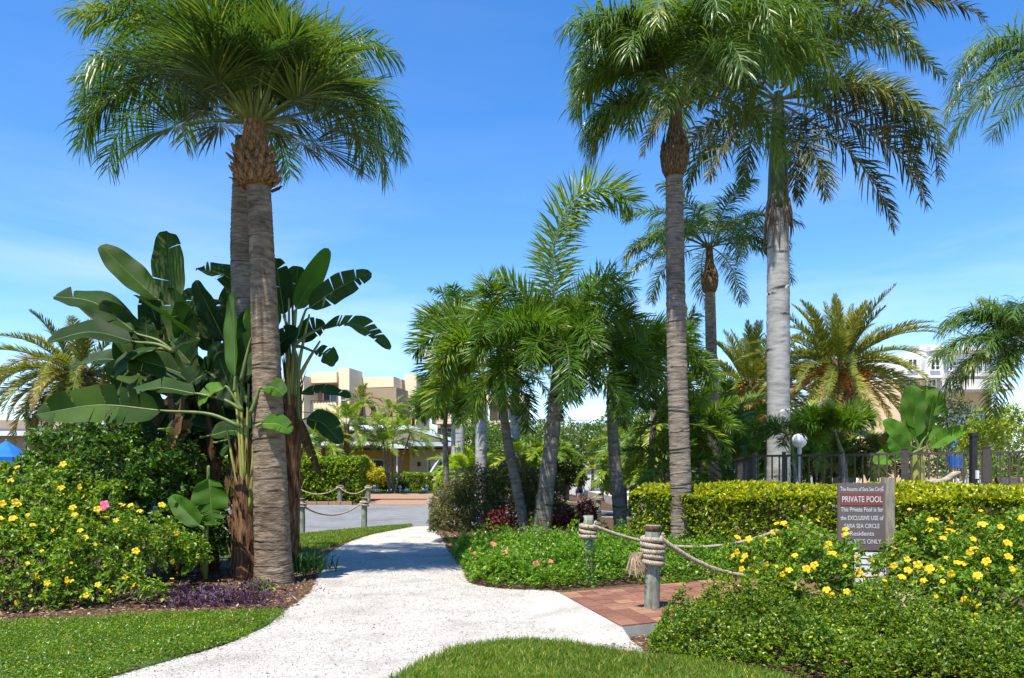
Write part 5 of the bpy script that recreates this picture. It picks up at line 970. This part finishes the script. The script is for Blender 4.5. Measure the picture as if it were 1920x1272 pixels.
# ------------------------------------------------------------------ private pool sign
DS = 9.0; xs = W(1615, 0, DS)[0]; zt = W(0, 906, DS)[2]; k = DS/F
t = thing('pool_sign', 'grey private pool sign with red band on a timber post', 'sign', (xs, DS, 0), R(-4))
wS, hS = 86*k, 126*k
part('panel', Buf().box((0, 0, zt-hS/2), (wS, .03, hS)), M['signgrey'], t)
part('red_band', Buf().box((-.004, -.0175, zt-30.5*k), (78*k, .006, 23*k)), M['signred'], t)
part('timber_post', Buf().box((wS*.5+.055, .06, (zt+.06)/2), (.115, .115, zt+.06)), M['signpost'], t)
part('support_post', Buf().box((-wS*.36, .065, zt/2-.02), (.09, .09, zt-.04)), M['signpost'], t)
lowz = W(0, 1036, DS)[2]; hL = 70*k; cxl = wS*.18
lp_ = part('rules_panel', Buf().box((cxl, -.004, lowz-hL/2), (56*k, .022, hL)), M['signwhite'], t)
for i in range(6): part('rule_line', Buf().box((cxl, -.0165, lowz-(11+i*11.6)*k), (55*k, .003, 1.6*k)), M['black'], lp_)
def text(s, x, z, h, mat, parent, y, maxw=None, name='lettering', bold=0.):
    c = bpy.data.curves.new(name, 'FONT'); c.body = s; c.size = h*1.38; c.align_x = 'CENTER'; c.align_y = 'CENTER'; c.extrude = .0012; c.offset = bold; c.materials.append(mat)
    o = link(name, c, parent, (x, y, z)); o.rotation_euler = (R(90), 0, 0)
    bpy.context.view_layer.update()
    sxx = maxw/o.dimensions.x if maxw and o.dimensions.x > 0 else 1
    me = bpy.data.meshes.new_from_object(o.evaluated_get(bpy.context.evaluated_depsgraph_get())); bpy.data.objects.remove(o)
    o = link(name, me, parent, (x, y, z)); o.rotation_euler = (R(90), 0, 0); o.scale.x = sxx
    return o
for s, yy, h_, w_ in [('The Resorts of Sara Sea Circle', 918, 7.5, 78), ('PRIVATE POOL', 937, 11.5, 73), ('This Private Pool is for', 956, 8.5, 77), ('the EXCLUSIVE USE of', 972, 8.5, 78), ('SARA SEA CIRCLE', 987, 8.5, 64), ('Residents', 1001, 8.5, 44), ('& GUESTS ONLY', 1016, 8.5, 70)]:
    text(s, 0, zt-(yy-906)*k, h_*k, M['letter'], t, -.0225 if 'PRIVATE' in s else -.0175, w_*k, bold=.0004)
for sx_ in (-1, 1):
    for sz_ in (.06, .94): part('bolt', Buf().tube([(sx_*wS*.44, -.022, zt-hS*sz_), (sx_*wS*.44, -.012, zt-hS*sz_)], .006, 8), M['signwhite'], t)
text('UNITS', cxl+8*k, lowz-52*k, 7*k, M['black'], lp_, -.0175, 28*k)

# ------------------------------------------------------------------ pool fence
f0 = np.array((5.33, 17.0)); f1 = np.array((10.6, 14.05)); ax = f1-f0; FL_ = np.linalg.norm(ax); ax = ax/FL_; an = math.atan2(ax[1], ax[0]); zb, ztp = .5, 2.0
t = thing('pool_fence', 'dark brown metal picket fence along the pool terrace behind the hedge', 'fence', (*f0, zb), an)
for z in (ztp-zb-.03, .12): part('rail', Buf().box((FL_/2, 0, z), (FL_, .045, .045)), M['fence'], t)
pk = Buf().box((0, 0, (ztp-zb)/2+.02), (.030, .022, ztp-zb-.06)).mesh('picket', M['fence'])
for i in range(int(FL_/.15)): link('picket', pk, t, (.075+i*.15, 0, 0))
for s in (0, .62, 1.75, 2.95, 4.35, 6.0):
    b = Buf(); w = .13 if s in (2.95, 4.35) else .07; hh = ztp-zb+(.07 if w > .1 else .03); b.box((s, 0, hh/2), (w, w, hh)); b.box((s, 0, hh+.012), (w*1.15, w*1.15, .024)); part('fence_post', b, M['fence'], t)
t2 = thing('pool_fence', 'short return of the picket fence running back at its left end', 'fence', (*f0, zb), R(82))
for z in (ztp-zb-.03, .12): part('rail', Buf().box((1.5, 0, z), (2.9, .045, .045)), M['fence'], t2)
for i in range(1, 20): link('picket', pk, t2, (.15*i, 0, 0))
t = thing('gate_post', 'black gate post taller than the fence near the right edge', 'post', (W(1825, 0, 14.75)[0], 14.75, .5)); b = Buf(); hh = W(0, 818, 14.75)[2]-.5
b.box((0, 0, hh/2), (.10, .10, hh)); b.box((0, 0, hh+.03), (.13, .13, .06)); part('column', b, M['black'], t); part('latch', Buf().box((.03, -.07, 1.05), (.05, .05, .16)), M['white'], t)
# globe lamp
t = thing('globe_lamp', 'white globe lamp on a white pole behind the pool fence', 'lamp', (W(1499, 0, 18.2)[0], 18.2, .5)); zc = W(0, 826, 18.2)[2]-.5
b = Buf(); th = np.linspace(-math.pi/2+.05, math.pi/2-.02, 18); b.lathe([(zc+.17*math.sin(a), .17*math.cos(a)) for a in th], sides=24); part('globe', b, M['globe'], t, True)
part('pole', Buf().lathe([(0, .06), (.05, .035), (zc-.32, .033), (zc-.30, .05), (zc-.22, .05), (zc-.19, .045), (zc-.155, .07)], sides=14), M['white'], t, True)
# loungers on the terrace
def lounger(label, x, y, rz, mat, frame):
    t = thing('sun_lounger', label, 'lounger', (x, y, .5), rz, 'sun loungers on the pool terrace'); b = Buf()
    for yy in (-.3, .3):
        b.tube([(-.9, yy, .34), (.25, yy, .34), (.85, yy, .98)], .022, 6); b.tube([(-.75, yy, .34), (-.75, yy, 0)], .022, 6); b.tube([(.2, yy, .34), (.3, yy, 0)], .022, 6)
    b.tube([(.85, -.3, .98), (.85, .3, .98)], .022, 6); b.tube([(-.9, -.3, .34), (-.9, .3, .34)], .022, 6); part('frame', b, M[frame], t, True)
    b = Buf()
    for i in range(9): b.box((-.8+i*.125, 0, .365), (.105, .56, .05))
    part('seat', b, M[mat], t); b = Buf()
    for i in range(6):
        s = (i+.5)/6; b.box((.28+s*.56, 0, .40+s*.60), (.075, .56, .11), 0, 0)
    part('backrest', b, M[mat], t); return t
lounger('white-framed dark lounger behind the fence left of the sign top', 8.15, 19.2, R(60), 'black', 'white')
lounger('white-framed tan lounger behind the fence right of the first one', 9.3, 18.6, R(75), 'tanc', 'white')
lounger('red and tan lounger behind the fence left of the black gate post', 10.75, 18.6, R(100), 'tanc', 'redc')
lounger('red-framed lounger behind the fence at the far right', 11.7, 17.6, R(80), 'tanc', 'redc')
o = part('driftwood_log', Buf().tube(smoothpath([(-.42, 0, .02), (-.15, .03, .09), (.1, -.02, .12), (.3, 0, .24), (.42, .03, .27)], 14), np.interp(np.linspace(0, 1, 14), [0, .3, .7, 1], [.02, .06, .055, .03]), 9), M['wood'], None, True, loc=(W(1755, 0, 13.1)[0], 13.1, 1.30)); tag(o, 'twisted pale driftwood log lying on the hedge before the banana plant', 'driftwood')
part('branch', Buf().tube(smoothpath([(-.05, 0, .11), (.1, .02, .02), (.32, .0, .06), (.45, 0, .12)], 8), [.04, .04, .035, .03, .03, .03, .025, .015], 7), M['wood'], o, True)

# ------------------------------------------------------------------ buildings
def bpart(name, c, d, mat, parent, rz=0.): return part(name, Buf().box(c, d, 0, rz), M[mat], parent)
def window(parent, c, w, h, nrm_y=-1, nm=2, proud=.06, frame='white', depth=.12):
    """framed window in an x-z plane facing -y: frame, mullions, panes"""
    x, y, z = c; b = Buf(); fw = .09
    b.box((x, y-proud, z+h/2), (w+fw, depth, fw)); b.box((x, y-proud, z-h/2), (w+fw, depth, fw)); b.box((x-w/2, y-proud, z), (fw, depth*.98, h-fw)); b.box((x+w/2, y-proud, z), (fw, depth*.98, h-fw))
    for i in range(1, nm): b.box((x-w/2+w*i/nm, y-proud, z), (.07, depth*.9, h-fw))
    b.box((x, y-proud, z-h*.12), (w-fw, depth*.8, .06)); f = part('window', b, M[frame], parent)
    for i in range(nm): part('pane', Buf().box((x-w/2+w*(i+.5)/nm, y-.02, z), (w/nm-.07, .03, h-fw)), M['glass'], f)
    return f
# cream apartment building, stepping back to the right
TH = R(-14); t0 = W(655, 0, 80.)
t = thing('apartment_building', 'cream stepped apartment building with dark balconies beyond the bungalow', 'building', (t0[0], 80, .6), TH)
H = W(0, 690, 80.)[2]-.6
def tower(x, y, w, d, h): return bpart('tower', (x-w/2, y+d/2, h/2), (w, d, h), 'cream', t)
def bay(x0, x1, y, h, back=1.6):
    w = x1-x0; bpart('wall', ((x0+x1)/2, y+back+.4, h/2), (w, .8, h-.02), 'creamdark', t)
    bpart('roof_parapet', ((x0+x1)/2, y+.9, h-.55), (w-.02, 1.7, 1.1), 'cream', t)
    for f in range(4):
        z = h-1.2-3.0*(f+1)+.0
        if z < 0: break
        bpart('balcony_slab', ((x0+x1)/2, y+.8, z), (w-.03, 1.6, .25), 'cream', t); bpart('balcony_front', ((x0+x1)/2, y+.06, z+.55), (w-.05, .12, .95), 'cream', t)
        window(t, ((x0+x1)/2, y+back-.02, z+1.5), w*.55, 2.0, nm=2)
tower(0, 0, 1.25, 3.2, H); tower(5.0, 6.2, 1.4, 4.2, H); tower(8.9, 14., 1.4, 7.2, H-.1)
bay(-4.2, -1.25, -.4, H-.4); tower(-4.2, -1.8, 2.0, 4, H-.9); bay(-10, -6.2, -1.4, H-1.0); tower(-10, -2.6, 2.2, 4, H-.6)
bay(.0, 3.6, 3.1, H-.6, 2.4); bay(5.0, 7.5, 11., H-.8, 2.); bay(8.9, 14, 20., H-1.0, 2.)
for x_, y_ in ((-3.5, 6), (-6.5, 6.4), (1.2, 7)): bpart('roof_unit', (x_, y_, H-1.8+.55), (1.4, 1.2, 1.1), 'trimgrey', t)
for x_, w_, y_ in ((-2.7, 2.8, -.4), (1.8, 3.4, 3.1), (6.2, 2.3, 11.)):
    for f_ in range(3):
        b = Buf(); z_ = H-1.6-3.0*(f_+1)+1.15; b.box((x_, y_-.02, z_+.1), (w_, .06, .06))
        for q_ in np.linspace(-w_/2, w_/2, 9): b.box((x_+q_, y_-.02, z_-.05), (.04, .04, .28))
        part('railing', b, M['fence'], t)
window(t, (-.62, -.02, H-3.2), .6, 1.2, nm=1); window(t, (4.3, 6.18, H-3.4), .6, 1.2, nm=1)
bpart('block', (-3.5, 7.4, (H-1.8)/2), (15, 9, H-1.8), 'creamdark', t)
# yellow bungalow with low gable
xg0, xg1 = W(545, 0, 55.)[0], W(852, 0, 55.)[0]; zf = .8; t = thing('bungalow', 'yellow bungalow with low white-edged gable roof and slanted porch strut', 'house', ((xg0+xg1)/2, 55, zf)); hw = (xg1-xg0)/2
ze = W(0, 838, 55.)[2]-zf
bpart('wall', (-.6, 3.0, ze/2-.1), (2*hw-2.4, 5., ze-.2), 'yellowwall', t)
bpart('porch_wall', (hw-1.9, .9, ze/2-.1), (2.4, 3.0, ze-.21), 'peach', t)
rx0, rx1 = W(680, 0, 55.)[0]-(xg0+xg1)/2, W(776, 0, 55.)[0]-(xg0+xg1)/2; zr = W(0, 806, 55.)[2]-zf
bpart('eave', (0, .4, ze+.06), (2*hw+.4, 6.6, .28), 'trimgrey', t); bpart('fascia', (-hw*.42, -2.95, ze+.09), (hw*1.1, .12, .26), 'white', t)
b = Buf(); b.prism([(rx0-1.3, ze+.20), (hw-.1, ze+.20), (rx1, zr-.12), (rx0, zr-.12)], -1.6, 5); part('gable_wall', b, M['peach'], t)
b = Buf(); b.prism([(hw+.35, ze+.18), (hw+.35, ze+.40), (rx1, zr+.16), (rx1, zr-.10)], -2.1, 5.2); part('roof_slope', b, M['trimgrey'], t); bpart('roof_ridge', ((rx0+rx1)/2, 1.5, zr+.03), (rx1-rx0, 7.2, .28), 'roofw', t)
b = Buf(); b.prism([(rx0, zr-.10), (rx0, zr+.16), (rx0-5, ze+.36), (rx0-5, ze+.2)], -2.1, 5.2); part('roof_slope', b, M['roofw'], t)
bpart('flat_canopy', (hw-3.6, -3.3, ze-.05), (1.2*hw*.25, .9, .42), 'white', t)
part('porch_strut', Buf().tube([(hw-.25, -2.4, ze-.05), (hw-2.1, -2.4, .05)], .12, 4), M['trimgrey'], t); part('porch_post', Buf().tube([(hw-3.6, -3.2, ze-.2), (hw-3.6, -3.2, 0)], .06, 6), M['white'], t)
dr = bpart('door', (hw-1.3, -.63, 1.1), (.95, .06, 2.15), 'glass', t); bpart('door_frame', (hw-1.3, -.615, 1.12), (1.15, .05, 2.3), 'white', dr)
for x in (-hw*.75, -hw*.38, 0.): window(t, (x, .49, 1.55), 1.5, 1.1, nm=2)
o = bpart('wall_lantern', (hw-2.45, -.66, 1.75), (.2, .14, .3), 'black', t)
# tan-roofed house, far left
t = thing('tan_house', 'low house with tan roof and white fascia at the left edge behind the blue umbrella', 'house', (W(-30, 0, 40.)[0], 42, .6)); z8 = W(0, 812, 40.)[2]-.6
bpart('wall', (0, 1.5, z8/2), (4.6, 4, z8), 'creamdark', t); bpart('fascia', (0, -.9, z8+.1), (6., .1, .38), 'white', t); b = Buf(); b.prism([(-3.1, z8+.28), (3.1, z8+.28), (2.2, z8+.75), (-2.2, z8+.75)], -1.0, 4.4); part('roof', b, M['rooftan'], t); window(t, (.9, -.5, 1.6), 1.2, 1.1)
# white building, right
t = thing('white_building', 'white and pale yellow terraced hotel building with dark windows at the right', 'building', (W(1620, 0, 60.)[0], 60, .5), R(-3)); k6 = 60/F
def bx(px): return (px-1620)*k6
def bz(py): return (HY-py)*k6+CH-.5
b = Buf(); b.prism([(bx(1612), 0), (bx(1860), 0), (bx(1860), bz(650)), (bx(1740), bz(653)), (bx(1640), bz(672)), (bx(1612), bz(684))], .6, 12); part('wall', b, M['white'], t)
b = Buf(); b.prism([(bx(1616), 0), (bx(1760), 0), (bx(1760), bz(712)), (bx(1616), bz(714))], .35, .62); part('lower_wall', b, M['peach'], t)
for x in (1705, 1746):
    for r_, y in enumerate((686, 722, 758)):
        if r_ == 0:
            b = Buf(); b.prism([(bx(x-20), bz(y+24)), (bx(x+18), bz(y+24)), (bx(x+14), bz(y-16)), (bx(x-15), bz(y-16))], -.25, .58); part('window_bay', b, M['white'], t)
        window(t, (bx(x), -.28 if r_ == 0 else .30, bz(y)), 16*k6, 21*k6)
for y in (686, 756):
    for x in (1787, 1812): window(t, (bx(x), .52, bz(y)), 13*k6, 18*k6)
for y in (708, 732): bpart('balcony_front', (bx(1815), -.9, bz(y)), (110*k6, 1.9, 9*k6), 'white', t)
bpart('yellow_panel', (bx(1810), .5, bz(752)), (90*k6, .2, 26*k6), 'peach', t)
for x_ in (1668, 1705, 1746): window(t, (bx(x_), .30, bz(794)), 15*k6, 19*k6)
b = Buf()
for q_ in range(26): b.box((bx(1762)+q_*4.2*k6, -1.86, bz(700)), (.05, .04, .5))
b.box((bx(1815), -1.86, bz(694)), (108*k6, .06, .06)); part('railing', b, M['trimgrey'], t)
bpart('roof_unit', (bx(1780), 4, bz(646)), (2, 1.6, 1.), 'trimgrey', t)
bpart('roof_parapet', (bx(1800), .3, bz(655)), (120*k6, .9, 8*k6), 'white', t)
# blue umbrella
t = thing('patio_umbrella', 'blue patio umbrella behind the dark bushes at the left edge', 'umbrella', (W(12, 0, 23.)[0], 23, 0)); zu = W(0, 858, 23.)[2]
b = Buf(); n = 8; V = [(0, 0, zu+.5)]+[(math.cos(i*.785)*.75, math.sin(i*.785)*.75, zu) for i in range(n)]+[(math.cos(i*.785)*.74, math.sin(i*.785)*.74, zu-.14) for i in range(n)]
b.add(V, [np.array([[0, 1+i, 1+(i+1) % n] for i in range(n)]), np.array([[1+i, 9+i, 9+(i+1) % n, 1+(i+1) % n] for i in range(n)])]); part('canopy', b, M['blue'], t); part('pole', Buf().tube([(0, 0, 0), (0, 0, zu+.55)], .025, 8), M['wood'], t)
for i in range(n): part('rib', Buf().tube([(0, 0, zu+.47), (math.cos(i*.785)*.73, math.sin(i*.785)*.73, zu-.02)], .012, 4), M['wood'], t)
t = thing('pool_umbrella', 'closed blue umbrella behind the fence near the black gate post', 'umbrella', (W(1792, 0, 26.)[0], 26, .5)); zc = W(0, 822, 26.)[2]-.5
part('canopy', Buf().lathe([(zc-1.0, .20), (zc-.6, .27), (zc-.2, .18), (zc+.05, .04)], sides=10), M['blue'], t); part('pole', Buf().tube([(0, 0, 0), (0, 0, zc+.1)], .025, 8), M['white'], t)
# path lights in the house lawn
for x, y, D, l in [(702, 917, 45.5, 'small white path light left of the other two in front of the bungalow'), (750, 921, 44.5, 'small white path light in the middle of the bungalow lawn'), (801, 912, 46.5, 'small white path light before the low clipped hedge')]:
    px = W(x, y, D); zg_ = float(gz(px[0], D))+.02; t = thing('path_light', l, 'light', (px[0], D, zg_), 0, 'white path lights'); part('stake', Buf().lathe([(0, .05), (.28, .05)], sides=8), M['white'], t, True); part('cap', Buf().lathe([(.28, .10), (.33, .10), (.42, .04)], sides=10), M['white'], t, True)
for i, (x, D) in enumerate([(-8.1, 46.6), (-7.4, 46.8), (-9.2, 46.5), (-6.4, 46.9), (-5.4, 47.2)]):
    rng = rs(700+i); b = Buf(); b.lathe([(-.02, .15), (.08, .19), (.16, .14), (.2, .03)], sides=8); b.V[0] += rng.normal(0, .015, b.V[0].shape); o = part('edging_stone', b, M['white'], None, True, loc=(x, D, float(gz(x, D)))); tag(o, ['pale edging stone under the croton', 'pale edging stone left of the middle path light', 'pale edging stone at the end of the tall hedge', 'pale edging stone below the dark shrub', 'pale edging stone before the low hedge'][i], 'stone', 'pale edging stones')
# overhead wires
o = part('utility_wire', Buf().tube(smoothpath([W(-300, 668, 34.), W(0, 690, 36.), W(180, 706, 38.), W(560, 772, 46.), W(800, 783, 54.), W(1150, 790, 70.)], 60), .022, 4), M['wire'], None); tag(o, 'thin black overhead wire crossing the yellowing date palm and the cream building', 'wire')
# low red brick planter by the porch
t = thing('brick_planter', 'small red brick pillar right of the bungalow porch', 'pillar', (W(854, 0, 46.)[0], 46., .3)); part('pillar', Buf().box((0, 0, .75), (.5, .5, 1.5)), M['drive'], t); part('coping', Buf().box((0, 0, 1.53), (.58, .58, .08)), M['concrete'], t)
# white tent-like wall behind the walker
t = thing('white_shed', 'small white-walled building behind the distant walker', 'building', (W(1080, 0, 70.)[0], 70, 0)); bpart('wall', (0, 1.5, 1.3), (4.2, 3, 2.6), 'white', t); b = Buf(); b.prism([(-2.4, 2.6), (2.4, 2.6), (0, 3.5)], -.3, 3.4); part('roof', b, M['roofw'], t); window(t, (-1, 0, 1.4), .8, 1.)

# ------------------------------------------------------------------ distant walker
px = W(1087, 0, 50.); org = (px[0], 50., .0)
me = bpy.data.meshes.new('person'); J = [(0,0,.95),(0,0,1.12),(0,0,1.36),(0,-.01,1.48),(0,-.02,1.60),(0,-.02,1.70),(-.10,0,.90),(-.11,-.04,.50),(-.11,.03,.09),(-.11,-.12,.04),(.10,0,.90),(.11,.10,.52),(.11,.26,.13),(.11,.14,.05),(-.19,0,1.39),(-.26,.05,1.12),(-.25,-.10,.90),(-.25,-.14,.82),(.19,0,1.39),(.27,-.03,1.12),(.27,.12,.92),(.27,.16,.84)]
EJ = [(0,1),(1,2),(2,3),(3,4),(4,5),(0,6),(6,7),(7,8),(8,9),(0,10),(10,11),(11,12),(12,13),(2,14),(14,15),(15,16),(16,17),(2,18),(18,19),(19,20),(20,21)]
RJ = [.15,.13,.15,.06,.095,.08,.10,.065,.045,.04,.10,.065,.045,.04,.06,.045,.035,.035,.06,.045,.035,.035]
me.from_pydata(J, EJ, []); me.update(); me.materials.append(M['skin']); o = link('person', me, loc=org, rz=0); tag(o, 'distant person in a pink top and navy shorts walking away between the palms', 'person')
md = o.modifiers.new('skin', 'SKIN')
if not me.skin_vertices: me.skin_vertices.new(name='')
for i, v_ in enumerate(me.skin_vertices[0].data): v_.radius = (RJ[i], RJ[i]); v_.use_root = (i == 0)
o.modifiers.new('sub', 'SUBSURF').render_levels = 2
part('pink_top', Buf().tube([(0, 0, 1.05), (0, 0, 1.2), (0, 0, 1.38), (0, 0, 1.45)], [.185, .18, .205, .11], 14, ell=.8), M['pinkcloth'], o, True)
b = Buf(); b.tube([(0, 0, 1.07), (0, 0, .93), (0, 0, .85)], [.185, .20, .195], 14, ell=.85); b.tube([(-.10, 0, .9), (-.11, -.03, .62)], [.12, .11], 10); b.tube([(.10, 0, .9), (.11, .06, .62)], [.12, .11], 10); part('shorts', b, M['navy'], o, True)
part('hair', Buf().lathe([(1.52, .06), (1.60, .115), (1.70, .115), (1.76, .08), (1.79, .02)], (0, .015, 0), 12), M['hair'], o, True)
